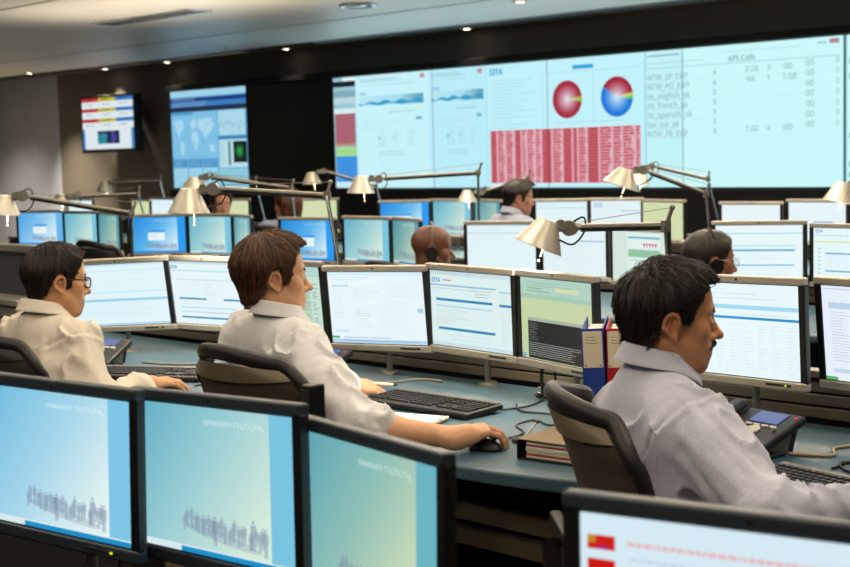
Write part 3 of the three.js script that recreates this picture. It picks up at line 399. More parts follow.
function monitor(pos, yaw, tilt, roll, tex, label, o = {}) {
  const p = monitorParts(o.bars || MAT.silver, o.bars ? 'shadedSilver' : 'silver');
  const t = thing('monitor', label, 'monitor', V(pos[0], DESK, pos[2]), yaw * D2R, o.group || 'desk monitors');
  const head = new THREE.Object3D(); head.rotation.order = 'XYZ'; head.position.y = pos[1] - DESK; head.rotation.set(-tilt * D2R, 0, roll * D2R); head.updateMatrix();
  const add = (name, g, m, par = t) => mesh(name, g.clone().applyMatrix4(head.matrix), m, par);
  add('housing', p.body, MAT.black);
  const bez = add('bezel', merge(p.side(-1), p.side(1), p.inner), MAT.black);
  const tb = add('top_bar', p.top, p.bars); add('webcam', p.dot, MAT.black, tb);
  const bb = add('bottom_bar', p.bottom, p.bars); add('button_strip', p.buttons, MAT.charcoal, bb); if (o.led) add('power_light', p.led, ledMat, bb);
  add('screen', p.screen, screenMat(tex, o.k || 1));
  const y0 = pos[1] - DESK;
  mesh('stand', merge(rod(V(0, .004, -.07), V(0, y0 - .02, -.068), .011, .011, 12), rbox(.06, .09, .02, .008, 0, y0 - .02, -.062), cyl(.03, .034, .01, 0, .005, -.07)), MAT.aluDark, t);
  if (o.light) { const c = new THREE.Color(...o.light); const nrm = V(Math.sin(yaw * D2R), 0, Math.cos(yaw * D2R)); screenLight(SW, SH, V(...pos).addScaledVector(nrm, .012), yaw * D2R, c, .3); }
  return t;
}
const SL = { bars: MAT.shadedSilver };
const cool = [.85, .95, 1], blu = [.45, .72, .85];
const MON = [
  // nearest the camera, silver bars with shade put into their colour
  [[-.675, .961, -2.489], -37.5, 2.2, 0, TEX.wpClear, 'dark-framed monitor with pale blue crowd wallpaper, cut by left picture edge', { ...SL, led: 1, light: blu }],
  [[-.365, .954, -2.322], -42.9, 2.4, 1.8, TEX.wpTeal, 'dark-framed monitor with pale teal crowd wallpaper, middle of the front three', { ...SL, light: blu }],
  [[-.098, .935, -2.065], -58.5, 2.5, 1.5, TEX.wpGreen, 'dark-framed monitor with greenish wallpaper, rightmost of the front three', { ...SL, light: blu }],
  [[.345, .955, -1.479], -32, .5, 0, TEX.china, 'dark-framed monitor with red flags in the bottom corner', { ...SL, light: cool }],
  // second row, silver bars
  [[-1.238, .960, -5.643], -10.7, -7.6, 2.2, TEX.tableA, 'silver monitor with pale table beside the man with glasses on far left', { led: 1, light: cool }],
  [[-.878, .962, -5.580], -36, -4.2, .2, TEX.siteB, 'silver monitor with white web page behind brown-haired man', { light: cool }],
  [[-.540, .954, -5.385], -43, -4.6, .1, TEX.sheet, 'silver monitor with green spreadsheet beside the face of brown-haired man', { light: cool }],
  [[-.172, .962, -4.879], -33.2, -3.3, 1.4, TEX.portal, 'silver monitor with pale white portal page and taskbar', { light: cool }],
  [[.148, .974, -4.598], -51.2, -1.4, -.1, TEX.siteM, 'silver monitor with blue heading bars on pale page', { light: cool }],
  [[.394, .978, -4.220], -63.5, -.3, .8, TEX.terminal, 'silver monitor with black terminal window on yellow-green desktop', { light: [.8, .85, .6] }],
  [[.862, .991, -3.823], -52.9, -.7, 1.4, TEX.longList, 'silver monitor with white list beside the face of moustached man', { light: cool, led: 1 }],
  [[1.180, .996, -3.537], -54, -5, .2, TEX.mail, 'silver monitor with mail list, cut by right picture edge', { light: cool }],
  // third row
  [[-3.098, .969, -11.333], -17.6, 0, 0, TEX.wpClearD, 'small blue login screen at far left above grey partition', {}],
  [[-2.670, .968, -10.911], -40.6, 0, 0, TEX.wpTeal, 'small teal wallpaper screen, second from left above grey partition', {}],
  [[-2.381, .965, -10.600], -56, 0, 0, TEX.wpDim, 'small dim olive screen behind the empty black chair', {}],
  [[-1.906, .963, -10.022], -4.8, 0, 0, TEX.wpVivid, 'vivid blue login screen between the two aluminium lamps on the left', {}],
  [[-1.488, .967, -9.755], -36.8, 0, 0, TEX.wpTeal, 'teal wallpaper screen just under the lamp above brown-haired man', {}],
  [[-1.238, .965, -9.494], -64.8, 0, 0, TEX.wpDim, 'dim sideways green screen above brown-haired man', {}],
  [[-.744, .960, -8.943], -30.7, 0, 0, TEX.wpVivid, 'vivid blue login screen beyond the bent lamp post', {}],
  [[-.355, .967, -8.672], -45.2, 0, 0, TEX.wpTeal, 'dull teal wallpaper screen above the portal page monitor', {}],
  [[-.115, .965, -8.419], -64.6, 0, 0, TEX.wpDim, 'dull green screen partly behind bald head', {}],
  [[.433, .958, -7.833], -23.8, 0, 0, TEX.plain, 'white screen to the right of bald man with headset', { light: cool }],
  [[.790, .961, -7.358], -42.8, 0, 0, TEX.report, 'white screen directly behind the tilted lamp shade', { light: cool }],
  [[1.085, .946, -7.055], -57.9, 0, 0, TEX.cherry, 'pale green page with pink marks behind moustached man', {}],
  [[1.608, .982, -6.708], -18.5, 0, 0, TEX.list13, 'white list screen before the man with wire glasses and headset', { light: cool }],
  [[1.985, .968, -6.475], -48.2, 0, 0, TEX.list14, 'white list screen with yellow line at right picture edge', {}],
  // last row
  [[-3.62, .965, -14.82], -40, 0, 0, TEX.plain, 'tiny pale screen in last row, far left under the lamps', {}],
  [[-2.841, .961, -14.114], -54, 0, 0, TEX.cream, 'tiny cream screen in last row above the vivid login screen', {}],
  [[-2.603, .974, -14.001], -47, 0, 0, TEX.plain, 'tiny white screen in last row, left of the large lamp shade', {}],
  [[-1.78, .974, -12.98], -30, 0, 0, TEX.cream, 'tiny yellow screen in last row beside the blurred face', {}],
  [[-.96, .976, -12.37], -10.2, 0, 0, TEX.cream, 'cream screen in last row behind red-haired person', {}],
  [[-.153, .968, -11.485], -13.6, 0, 0, TEX.wpVivid, 'vivid blue login screen in last row under video wall', {}],
  [[.225, .982, -11.038], -45.5, 0, 0, TEX.wpTeal, 'teal wallpaper screen in last row behind bald man', {}],
  [[.505, .973, -10.985], -63.9, 0, 0, TEX.wpDim, 'narrow dim screen in last row behind dark-haired man', {}],
  [[1.042, .977, -10.545], -25.9, 0, 0, TEX.plain, 'white screen in last row facing dark-haired man', {}],
  [[1.414, .983, -10.275], -35, 0, 0, TEX.report, 'white page screen in last row under red table', {}],
  [[1.696, .975, -9.907], -56.4, 0, 0, TEX.cream, 'cream screen in last row left of the dark lamp posts', {}],
  [[2.179, .968, -9.313], -35.9, 0, 0, TEX.carPage, 'white screen with small dark car in last row', {}],
  [[2.573, .979, -9.145], -44.1, 0, 0, TEX.bluePage, 'white screen with blue box in last row near right edge', {}],
];
for (const a of MON) monitor(...a);
// ---------------------------------------------------------------- desk lamps
const shadeMat = std(0xc9c3b6, 0.4, 0.45, { side: THREE.DoubleSide }), lampBulb = glowWarm(5);
function lamp(foot, elbow, head, top, rim, r, label) {
  const F = V(...foot), t = thing('desk_lamp', label, 'desk lamp', F, 0, 'aluminium desk lamps');
  const L = (a) => V(...a).sub(F), E = L(elbow), H = L(head), T = L(top), R = L(rim);
  mesh('base', merge(cyl(.03, .034, .02, 0, .01, 0), cyl(.017, .017, .04, 0, .035, 0)), MAT.aluDark, t);
  const up = E.clone().sub(V(0, .03, 0)).normalize(), side = V(0, 1, 0).cross(H.clone().sub(E)).normalize();
  const o = side.clone().multiplyScalar(.011), P0 = V(0, .05, 0);
  const post = mesh('post', merge(rod(P0.clone().add(o), E.clone().add(o), .006), rod(P0.clone().sub(o), E.clone().sub(o), .006)), MAT.chrome, t);
  mesh('core', rod(P0, E, .007), MAT.black, post);
  const ad = H.clone().sub(E).normalize(), pr = E.clone().addScaledVector(up, .055).addScaledVector(ad, -.022);
  const el = mesh('elbow', merge(xf(cyl(.016, .016, .034), E, [0, 0, 0]).applyMatrix4(new THREE.Matrix4().identity()), rod(E, pr, .0075, .006), xf(new THREE.SphereGeometry(.009, 10, 8), pr)), MAT.aluDark, t);
  const a1 = H.clone().addScaledVector(ad, -.035);
  const arm = mesh('arm', bar(E.clone().addScaledVector(V(0, 1, 0), .006), a1.clone().addScaledVector(V(0, 1, 0), .006), .02, .012, .003), MAT.aluminium, t);
  mesh('arm_core', bar(E.clone().addScaledVector(V(0, 1, 0), -.006), a1.clone().addScaledVector(V(0, 1, 0), -.006), .014, .012), MAT.black, arm);
  mesh('tension_wire', rod(pr, a1.clone().add(V(0, .018, 0)), .0013, .0013, 5), MAT.aluDark, arm);
  const ax = R.clone().sub(T).normalize(), Hh = R.distanceTo(T), q = new THREE.Quaternion().setFromUnitVectors(V(0, -1, 0), ax);
  const disc = (rad, w, p) => { const g = new THREE.CylinderGeometry(rad, rad, w, 20); g.applyQuaternion(new THREE.Quaternion().setFromUnitVectors(V(0, 1, 0), side)); g.translate(...p.toArray()); return g; };
  const rt = r * .42, shoulder = T.clone().addScaledVector(ax, Hh * .3).lerp(H, .35);
  mesh('joint', merge(disc(.024, .03, H), disc(.017, .022, H.clone().lerp(T, .4)), rod(a1, H, .008), rod(H, shoulder, .014, .011)), MAT.aluDark, t);
  const sg = lathe([[rt * .5, .001], [rt * .93, .0], [rt, -.004], [r * .99, -Hh + .003], [r, -Hh], [r * .975, -Hh], [rt * .95, -.008]], 40);
  sg.applyQuaternion(q); sg.translate(...T.toArray());
  const sh = mesh('shade', sg, shadeMat, t);
  const bg = xf(new THREE.SphereGeometry(.022, 16, 12), V(0, -Hh * .42, 0)); const rimG = cyl(rt * .42, rt * .42, .004, 0, -.002, 0);
  mesh('bulb', merge(bg, rimG).applyQuaternion(q).translate(...T.toArray()), lampBulb, sh);
  const hp = R.clone().addScaledVector(ax, -.004).addScaledVector(ad, -r * .25);
  mesh('handle', merge(rod(hp.clone().addScaledVector(ax, -Hh * .3), hp.clone().addScaledVector(ax, .035), .0028), xf(new THREE.SphereGeometry(.0042, 8, 6), hp.clone().addScaledVector(ax, .05))), std(0xe8dcc4, .4), sh);
  const h1 = H.clone().addScaledVector(ad, -.05);
  mesh('cord', tube([H.clone().addScaledVector(ax, -.02), H.clone().addScaledVector(ax, -.035).addScaledVector(ad, -.03), h1.clone().addScaledVector(ax, .01), h1.clone().addScaledVector(ax, .055).addScaledVector(ad, .02), T.clone().addScaledVector(ax, Hh * .75).addScaledVector(ad, -r * .75)], .0032, 28, 5), MAT.cable, t);
  const l = new THREE.SpotLight(WARM, LAMP, 0, 1.05, .5, 2); const lp = T.clone().addScaledVector(ax, Hh * .55).add(F); l.position.copy(lp); l.target.position.copy(lp.clone().addScaledVector(ax, 1)); l.castShadow = true; l.shadow.radius = 2; scene.add(l, l.target);
  // light that leaves through the hole in the top of the shade
  const u = new THREE.SpotLight(WARM, LAMP_TOP, 0, 1.0, 1, 2), tp = T.clone().addScaledVector(ax, -.012).add(F); u.position.copy(tp); u.target.position.copy(tp.clone().addScaledVector(ax, -1)); u.castShadow = true; scene.add(u, u.target);
}
const LAMP = 2.2, LAMP_TOP = 12;
for (const a of [
  [[-1.31, .866, -6.24], [-1.292, 1.264, -6.200], [-1.713, 1.361, -6.000], [-1.785, 1.366, -6.000], [-1.795, 1.285, -6.000], .072, 'aluminium lamp above the man with glasses, cut by left picture edge'],
  [[-.30, .866, -5.288], [-.365, 1.345, -5.350], [-.806, 1.382, -5.400], [-.898, 1.388, -5.400], [-.902, 1.292, -5.400], .081, 'large aluminium lamp with upright shade above brown-haired man'],
  [[.746, .866, -4.205], [.728, 1.261, -4.200], [.450, 1.257, -4.300], [.386, 1.283, -4.300], [.351, 1.201, -4.300], .077, 'large aluminium lamp with tilted shade in front of white screens'],
  [[-2.054, .866, -10.50], [-2.109, 1.250, -10.400], [-2.559, 1.243, -10.300], [-2.661, 1.268, -10.300], [-2.664, 1.195, -10.300], .070, 'small lamp with level arm, second lamp from left picture edge'],
  [[-.835, .866, -9.262], [-.867, 1.290, -9.260], [-1.431, 1.377, -9.300], [-1.510, 1.379, -9.300], [-1.520, 1.307, -9.300], .074, 'lamp half hidden behind the large upright shade, under the map screen'],
  [[.322, .866, -8.105], [.323, 1.374, -8.100], [-.252, 1.353, -8.200], [-.357, 1.373, -8.200], [-.360, 1.274, -8.200], .082, 'lamp with long level arm before left end of video wall'],
  [[1.438, .866, -6.955], [1.405, 1.258, -6.950], [1.102, 1.384, -7.000], [1.017, 1.391, -7.000], [.986, 1.307, -7.000], .092, 'large lamp with raised sloping dark arm before the red table'],
  [[-2.576, .866, -14.202], [-2.651, 1.284, -14.200], [-3.117, 1.276, -14.200], [-3.217, 1.299, -14.200], [-3.222, 1.188, -14.200], .076, 'small distant lamp below the wall television'],
  [[-1.483, .866, -13.102], [-1.560, 1.268, -13.100], [-1.959, 1.334, -13.100], [-2.072, 1.319, -13.100], [-2.085, 1.235, -13.100], .080, 'distant lamp at bottom of map screen, behind the upright shade'],
  [[-.318, .866, -11.908], [-.393, 1.228, -11.900], [-.838, 1.367, -11.900], [-.940, 1.361, -11.900], [-.935, 1.259, -11.900], .085, 'distant lamp before the blank black panel'],
  [[.818, .866, -10.802], [.814, 1.283, -10.800], [.458, 1.185, -10.800], [.343, 1.204, -10.800], [.340, 1.111, -10.800], .077, 'small low lamp left of dark-haired man in last row'],
  [[2.018, .866, -9.50], [1.935, 1.270, -9.500], [1.573, 1.366, -9.600], [1.490, 1.341, -9.600], [1.476, 1.246, -9.600], .082, 'lamp right behind the large one before the red table'],
  [[3.108, .866, -8.51], [3.076, 1.313, -8.500], [2.628, 1.240, -8.500], [2.549, 1.254, -8.500], [2.519, 1.134, -8.500], .091, 'lamp cut by right picture edge below the video wall'],
]) lamp(...a);

// ---------------------------------------------------------------- fields and surfaces for bodies
const smin = (a, b, k) => { const h = Math.max(k - Math.abs(a - b), 0) / k; return Math.min(a, b) - h * h * k * 0.25; };
function cap(a, b, ra, rb) {
  const ax = a[0], ay = a[1], az = a[2], bx = b[0] - ax, by = b[1] - ay, bz = b[2] - az, bb = bx * bx + by * by + bz * bz || 1e-9, R = Math.max(ra, rb) + Math.sqrt(bb) / 2;
  return { c: [ax + bx / 2, ay + by / 2, az + bz / 2], R, f: (x, y, z) => { const px = x - ax, py = y - ay, pz = z - az, h = Math.max(0, Math.min(1, (px * bx + py * by + pz * bz) / bb)); return Math.hypot(px - bx * h, py - by * h, pz - bz * h) - (ra + (rb - ra) * h); } };
}
function ell(c, r, rotX = 0) {
  const s = Math.sin(rotX), q = Math.cos(rotX);
  return { c, R: Math.max(...r), f: (x, y, z) => { const px = (x - c[0]) / r[0]; let Y = y - c[1], Z = z - c[2]; const y2 = Y * q + Z * s, z2 = -Y * s + Z * q; const py = y2 / r[1], pz = z2 / r[2], k0 = Math.hypot(px, py, pz), k1 = Math.hypot(px / r[0], py / r[1], pz / r[2]); return k0 < 1e-6 ? -Math.min(...r) : k0 * (k0 - 1) / k1; } };
}
function union(prims, k) {
  return (x, y, z) => { let d = 1e3; for (const p of prims) { const kk = p.k || k, far = Math.hypot(x - p.c[0], y - p.c[1], z - p.c[2]) - p.R; if (far > d + kk + .02) continue; d = p.sub ? -smin(-d, p.f(x, y, z), kk) : smin(d, p.f(x, y, z), kk); } return d; };
}
function netMesh(f, lo, hi, cell) {   // naive surface nets
  const n = [0, 1, 2].map((i) => Math.max(3, Math.ceil((hi[i] - lo[i]) / cell) + 1)), [nx, ny, nz] = n, F = new Float32Array(nx * ny * nz), id = (i, j, k) => (k * ny + j) * nx + i;
  // a coarse pass skips the cells that lie well away from the surface
  const B = 4;
  for (let k = 0; k < nz; k += B) for (let j = 0; j < ny; j += B) for (let i = 0; i < nx; i += B) {
    const c = f(lo[0] + (i + B / 2) * cell, lo[1] + (j + B / 2) * cell, lo[2] + (k + B / 2) * cell), far = Math.abs(c) > cell * B * 1.9 + .012;
    for (let c2 = k; c2 < Math.min(k + B, nz); c2++) for (let b = j; b < Math.min(j + B, ny); b++) for (let a = i; a < Math.min(i + B, nx); a++) F[id(a, b, c2)] = far ? c : f(lo[0] + a * cell, lo[1] + b * cell, lo[2] + c2 * cell);
  }
  const vid = new Int32Array(nx * ny * nz).fill(-1), pos = [], idx = [];
  for (let k = 0; k < nz - 1; k++) for (let j = 0; j < ny - 1; j++) for (let i = 0; i < nx - 1; i++) {
    let m = 0, sx = 0, sy = 0, sz = 0, e = 0; const v = [];
    for (let c = 0; c < 8; c++) { const d = F[id(i + (c & 1), j + (c >> 1 & 1), k + (c >> 2))]; v.push(d); if (d < 0) m |= 1 << c; }
    if (m === 0 || m === 255) continue;
    for (let c = 0; c < 8; c++) for (const b of [1, 2, 4]) if (!(c & b)) { const d = c | b, u = v[c], w = v[d]; if ((u < 0) !== (w < 0)) { const t = u / (u - w); sx += (c & 1) + (b === 1 ? t : 0); sy += (c >> 1 & 1) + (b === 2 ? t : 0); sz += (c >> 2) + (b === 4 ? t : 0); e++; } }
    vid[id(i, j, k)] = pos.length / 3; pos.push(lo[0] + (i + sx / e) * cell, lo[1] + (j + sy / e) * cell, lo[2] + (k + sz / e) * cell);
  }
  const quad = (a, b, c, d, flip) => { if (a < 0 || b < 0 || c < 0 || d < 0) return; flip ? idx.push(a, c, b, a, d, c) : idx.push(a, b, c, a, c, d); };
  for (let k = 1; k < nz - 1; k++) for (let j = 1; j < ny - 1; j++) for (let i = 1; i < nx - 1; i++) {
    const s = F[id(i, j, k)] < 0;
    if (s !== (F[id(i + 1, j, k)] < 0)) quad(vid[id(i, j - 1, k - 1)], vid[id(i, j, k - 1)], vid[id(i, j, k)], vid[id(i, j - 1, k)], !s);
    if (s !== (F[id(i, j + 1, k)] < 0)) quad(vid[id(i - 1, j, k - 1)], vid[id(i - 1, j, k)], vid[id(i, j, k)], vid[id(i, j, k - 1)], !s);
    if (s !== (F[id(i, j, k + 1)] < 0)) quad(vid[id(i - 1, j - 1, k)], vid[id(i, j - 1, k)], vid[id(i, j, k)], vid[id(i - 1, j, k)], !s);
  }
  const g = new THREE.BufferGeometry(); g.setAttribute('position', new THREE.Float32BufferAttribute(pos, 3)); g.setIndex(idx); g.computeVertexNormals();
  return g;
}
function paint(g, fn) { const p = g.attributes.position, c = new Float32Array(p.count * 3); for (let i = 0; i < p.count; i++) { const q = fn(p.getX(i), p.getY(i), p.getZ(i), i); c[i * 3] = q[0]; c[i * 3 + 1] = q[1]; c[i * 3 + 2] = q[2]; } g.setAttribute('color', new THREE.BufferAttribute(c, 3)); return g; }
function joinColored(gs) { return mergeGeometries(gs.map((g) => { const o = g.index ? g.toNonIndexed() : g; for (const k of Object.keys(o.attributes)) if (!['position', 'normal', 'color'].includes(k)) o.deleteAttribute(k); return o; })); }
const lerp3 = (a, b, t) => a.map((v, i) => v + (b[i] - v) * t), lin = (hex) => { const c = new THREE.Color(hex); return [c.r, c.g, c.b]; };
const sstep = (a, b, x) => { const t = Math.max(0, Math.min(1, (x - a) / (b - a))); return t * t * (3 - 2 * t); };

// head: origin between the ears, +z forward, +y up, +x the person's left
function headPrims(o, nb = [0, -.17, -.04]) {
  const w = o.wide || 1, nose = o.nose || 1, P = [];
  P.push(ell([0, .044, -.010], [.073 * w, .082, .093]), ell([0, .056, .034], [.060 * w, .056, .054]), ell([0, -.018, .040], [.060 * w, .074, .050]), ell([0, -.058, .040], [.052 * w, .046, .046]));
  for (const s of [-1, 1]) P.push(cap([s * .052 * w, -.035, .005], [s * .034 * w, -.080, .058], .016, .016), ell([s * .044 * w, -.006, .060], [.019, .018, .018]), { ...cap([s * .012, .036, .086], [s * .04 * w, .034, .072], .009, .008), k: .018 });
  P.push(ell([0, -.086 - (o.chin || 0), .068], [.026, .021, .024]));
  P.push({ ...ell([0, -.052, .079], [.026, .026, .018]), k: .02 });
  for (const s of [-1, 1]) P.push({ ...ell([s * .031 * w, .014, .097], [.017, .013, .016]), sub: true, k: .014 });
  P.push({ ...cap([0, .026, .083], [0, -.014, .101 + .006 * nose], .0075, .0098), k: .014 }, { ...ell([0, -.020, .104 + .007 * nose], [.0115, .0095, .0115]), k: .008 });
  for (const s of [-1, 1]) P.push({ ...ell([s * .0125, -.025, .094], [.0085, .0078, .011]), k: .007 });
  P.push({ ...cap([-.017, -.0505, .088], [.017, -.0505, .088], .0058, .0058), k: .006 }, { ...ell([0, -.050, .0945], [.014, .0055, .0055]), k: .006 }, { ...ell([0, -.0635, .0915], [.015, .0062, .0068]), k: .006 });
  for (const s of [-1, 1]) P.push({ ...ell([s * .031 * w, .0145, .0765], [.0165, .0125, .0125]), k: .005 });
  P.push({ ...cap([0, -.045, -.022], nb, .052 * (o.neckScale || 1),   .056 * (o.neckScale || 1)), k: .03 });
  for (const s of [-1, 1]) P.push({ ...cap([s * .045, -.05, -.02], [nb[0] + s * .018, nb[1], nb[2] + .035], .012, .012), k: .03 });
  return P;
}
function earPrims(o) {
  const P = [], w = (o.wide || 1), e = o.ear || .86;
  for (const s of [-1, 1]) {
    const at = (y, z, out) => [s * (.0715 * w + out), y * e, z * e - .003];
    const pts = []; for (let i = 0; i <= 10; i++) { const t = i / 10, a = -.35 + t * 3.9; pts.push(at(.008 + .027 * Math.sin(a), -.006 + .0175 * Math.cos(a) - .006 * t, .009 + .006 * Math.sin(Math.min(a, 2.6)))); }
    for (let i = 0; i < 10; i++) P.push({ ...cap(pts[i], pts[i + 1], .0043, .0043), k: .002 });
    P.push({ ...cap(pts[10], at(-.029, .002, .007), .0042, .0062), k: .005 }, { ...ell(at(.006, -.008, .0025), [.0045, .027, .0165]), k: .004 }, { ...cap(at(.0, .006, .004), at(-.022, .004, .004), .006, .006), k: .006 });
    P.push({ ...cap(at(.024, -.013, .0085), at(-.008, -.016, .008), .0032, .0036), k: .004 });
    P.push({ ...ell(at(-.002, -.005, .010), [.009, .0125, .0088]), sub: true, k: .003 });
  }
  return P;
}
function hairline(o) {
  const pts = o.line || [[-.2, -.066], [-.075, -.066], [-.052, -.05], [-.036, -.012], [-.028, .018], [-.012, .036], [.004, .034], [.012, .012], [.016, -.016], [.032, -.014], [.036, .022], [.052, .046], [.066, .075], [.08, .098], [.2, .105]];
  return (z) => { for (let i = 1; i < pts.length; i++) if (z <= pts[i][0]) { const t = (z - pts[i - 1][0]) / (pts[i][0] - pts[i - 1][0]); return pts[i - 1][1] + (pts[i][1] - pts[i - 1][1]) * t; } return pts.at(-1)[1]; };
}
const WHORL = [0, .13, -.045];
function buildHair(o, skull) {
  const h = o.hair, hl = hairline(h), base = union(skull, .022), nz = (x, y, z, f) => noise(x * f, y * f, z * f);
  const thick = (x, y, z) => {
    const g = y - hl(z + .004 * nz(x, y, z, 90)) + .003 * nz(x, y, z, 160), reg = sstep(-.004, h.edge || .012, g);
    let T = h.t * (.55 + .45 * sstep(-.03, .06, y)) + (h.top || 0) * sstep(.05, .12, y) * sstep(-.09, .02, z);
    if (h.front) T += h.front * sstep(.03, .075, z) * sstep(.055, .09, y);
    if (h.nape) T += h.nape * sstep(.02, -.06, z) * sstep(.06, -.03, y);
    // locks: ridges that run away from the crown
    const a = Math.atan2(x, z - WHORL[2]), q = Math.hypot(x, z - WHORL[2], (y - WHORL[1]));
    const lock = noise(a * (h.locks || 7) + 3, q * 16, o.sd || 1) * .6 + noise(a * 17, q * 26 + 5, 2) * .4;
    T += (h.rough || .004) * lock;
    return reg * T - .014 * (1 - reg);
  };
  const f = (x, y, z) => base(x, y, z) - thick(x, y, z);
  const shell = netMesh(f, [-.12, -.10, -.15], [.12, .19, .15], h.cell || .003);
  const c0 = lin(h.color), c1 = lin(h.color2 || h.color);
  paint(shell, (x, y, z) => { const a = Math.atan2(x, z - WHORL[2]), q = Math.hypot(x, z - WHORL[2], y - WHORL[1]); const k = .5 + .5 * noise(a * 26, q * 20, 4); return lerp3(c0, c1, k * .6).map((v) => v * .8); });
  const out = [shell];
  if (h.strands) {
    const pos = [], nor = [], col = [], P = shell.attributes.position, N = shell.attributes.normal, grad = (x, y, z) => { const e = .002, d = f(x, y, z); const g = [f(x + e, y, z) - d, f(x, y + e, z) - d, f(x, y, z + e) - d], l = Math.hypot(...g) || 1; return [d, g[0] / l, g[1] / l, g[2] / l]; };
    for (let s = 0; s < h.strands; s++) {
      const i = Math.floor(rnd() * P.count); let x = P.getX(i), y = P.getY(i), z = P.getZ(i), n = [N.getX(i), N.getY(i), N.getZ(i)];
      if (base(x, y, z) < .003) continue;
      let d = [x - WHORL[0], y - WHORL[1] - .02, z - WHORL[2]]; if (h.sweep) d[2] += h.sweep * sstep(.03, .1, y);
      d = d.map((v) => v + rr(-.022, .022)); const len = (h.len || .035) * rr(.6, 1.25), lift = rr(0, h.lift || .004), cc = lerp3(c0, c1, rnd()).map((v) => v * rr(.75, 1.35));
      const pts = []; let p = [x, y, z];
      for (let j = 0; j <= 5; j++) {
        if (j && base(...p) < .002) { pts.push(pts[pts.length - 1]); continue; }
        const [dist, gx, gy, gz] = grad(...p), want = .0008 + lift * Math.sin(Math.PI * .5 * j / 5), m = want - dist; p = [p[0] + gx * m, p[1] + gy * m, p[2] + gz * m]; pts.push([p, [gx, gy, gz]]);
        const dn = d[0] * gx + d[1] * gy + d[2] * gz; let t = [d[0] - gx * dn, d[1] - gy * dn, d[2] - gz * dn]; const l = Math.hypot(...t) || 1; p = [p[0] + t[0] / l * len / 5, p[1] + t[1] / l * len / 5, p[2] + t[2] / l * len / 5]; d = [d[0] * .7 + t[0] / l * .05, d[1] * .7 + t[1] / l * .05 - .006, d[2] * .7 + t[2] / l * .05];
      }
      const w = (h.w || .0013) * rr(.7, 1.3);
      for (let j = 0; j < 5; j++) {
        const [a, na] = pts[j], [b, nb] = pts[j + 1], t = b.map((v, k) => v - a[k]), sd = [na[1] * t[2] - na[2] * t[1], na[2] * t[0] - na[0] * t[2], na[0] * t[1] - na[1] * t[0]], l = Math.hypot(...sd) || 1, wa = w * (1 - j / 5.2) / l, wb = w * (1 - (j + 1) / 5.2) / l;
        const A = a.map((v, k) => v - sd[k] * wa), B = a.map((v, k) => v + sd[k] * wa), C = b.map((v, k) => v + sd[k] * wb), D = b.map((v, k) => v - sd[k] * wb), M0 = a.map((v, k) => v + na[k] * w * .9), M1 = b.map((v, k) => v + nb[k] * w * .9);
        const sA = sd.map((v) => v / l), na1 = na.map((v, k) => v * .75 - sA[k] * .65), na2 = na.map((v, k) => v * .75 + sA[k] * .65);
        for (const [q, m] of [[A, na1], [D, na1], [M0, na], [M0, na], [D, na1], [M1, na], [M0, na], [M1, na], [B, na2], [B, na2], [M1, na], [C, na2]]) { pos.push(...q); nor.push(...m); col.push(...cc); }
      }
    }
    const g = new THREE.BufferGeometry(); g.setAttribute('position', new THREE.Float32BufferAttribute(pos, 3)); g.setAttribute('normal', new THREE.Float32BufferAttribute(nor, 3)); g.setAttribute('color', new THREE.Float32BufferAttribute(col, 3)); out.push(g);
  }
  return joinColored(out);
}
// a hand: wrist, direction of the fingers, direction of the back of the hand, side (+1 right hand), curl per joint in radians
function handPrims(wr, fwd, up, side, curl, spread = 1) {
  const Fw = V(...fwd).normalize(), U0 = V(...up), X = U0.clone().cross(Fw).normalize().multiplyScalar(side), U = Fw.clone().cross(U0.clone().cross(Fw)).normalize(), O = V(...wr);
  const L = (x, y, z) => O.clone().addScaledVector(X, x).addScaledVector(U, y).addScaledVector(Fw, z).toArray(), P = [];
  const K = (p, k) => ({ ...p, k });
  P.push(K(cap(L(.006, 0, -.02), L(.004, .002, .03), .026, .027), .02), K(cap(L(-.012, 0, -.02), L(-.014, 0, .03), .022, .022), .02));
  P.push(K(cap(L(.022, .002, .035), L(.027, .004, .085), .0135, .0115), .014), K(cap(L(.008, .004, .035), L(.008, .007, .09), .0135, .0115), .014), K(cap(L(-.008, .002, .035), L(-.011, .005, .086), .013, .011), .014), K(cap(L(-.022, -.002, .03), L(-.028, 0, .077), .0125, .0105), .014));
  P.push(K(cap(L(.024, -.012, .02), L(.012, -.012, .06), .014, .012), .015));
  const fing = [[.027, .004, .085, [.043, .026, .021], .0098, .10], [.008, .007, .09, [.047, .030, .022], .0100, .02], [-.011, .005, .086, [.044, .028, .022], .0095, -.06], [-.028, 0, .077, [.034, .021, .019], .0084, -.16]];
  for (const [x, y, z, seg, r, ang] of fing) {
    let p = [x, y, z], a = curl[0]; const tx = Math.sin(ang * spread), tz = Math.cos(ang * spread);
    seg.forEach((s, i) => { a += i ? curl[i] : 0; const q = [p[0] + tx * s * Math.cos(a), p[1] - s * Math.sin(a), p[2] + tz * s * Math.cos(a)]; P.push(K(cap(L(...p), L(...q), r * (1 - .09 * i), r * (1 - .09 * (i + 1))), .005)); p = q; });
  }
  const th = [[.026, -.012, .028], [.046, -.019, .058], [.050, -.024, .086], [.046, -.028, .108]];
  th.slice(1).forEach((q, i) => P.push(K(cap(L(...th[i]), L(...q), [.0145, .0112, .0100][i], [.0115, .0100, .0078][i]), i ? .005 : .012)));
  return P;
}
const bounds = (P, pad) => { const lo = [1e9, 1e9, 1e9], hi = [-1e9, -1e9, -1e9]; for (const p of P) for (let i = 0; i < 3; i++) { lo[i] = Math.min(lo[i], p.c[i] - p.R - pad); hi[i] = Math.max(hi[i], p.c[i] + p.R + pad); } return [lo, hi]; };

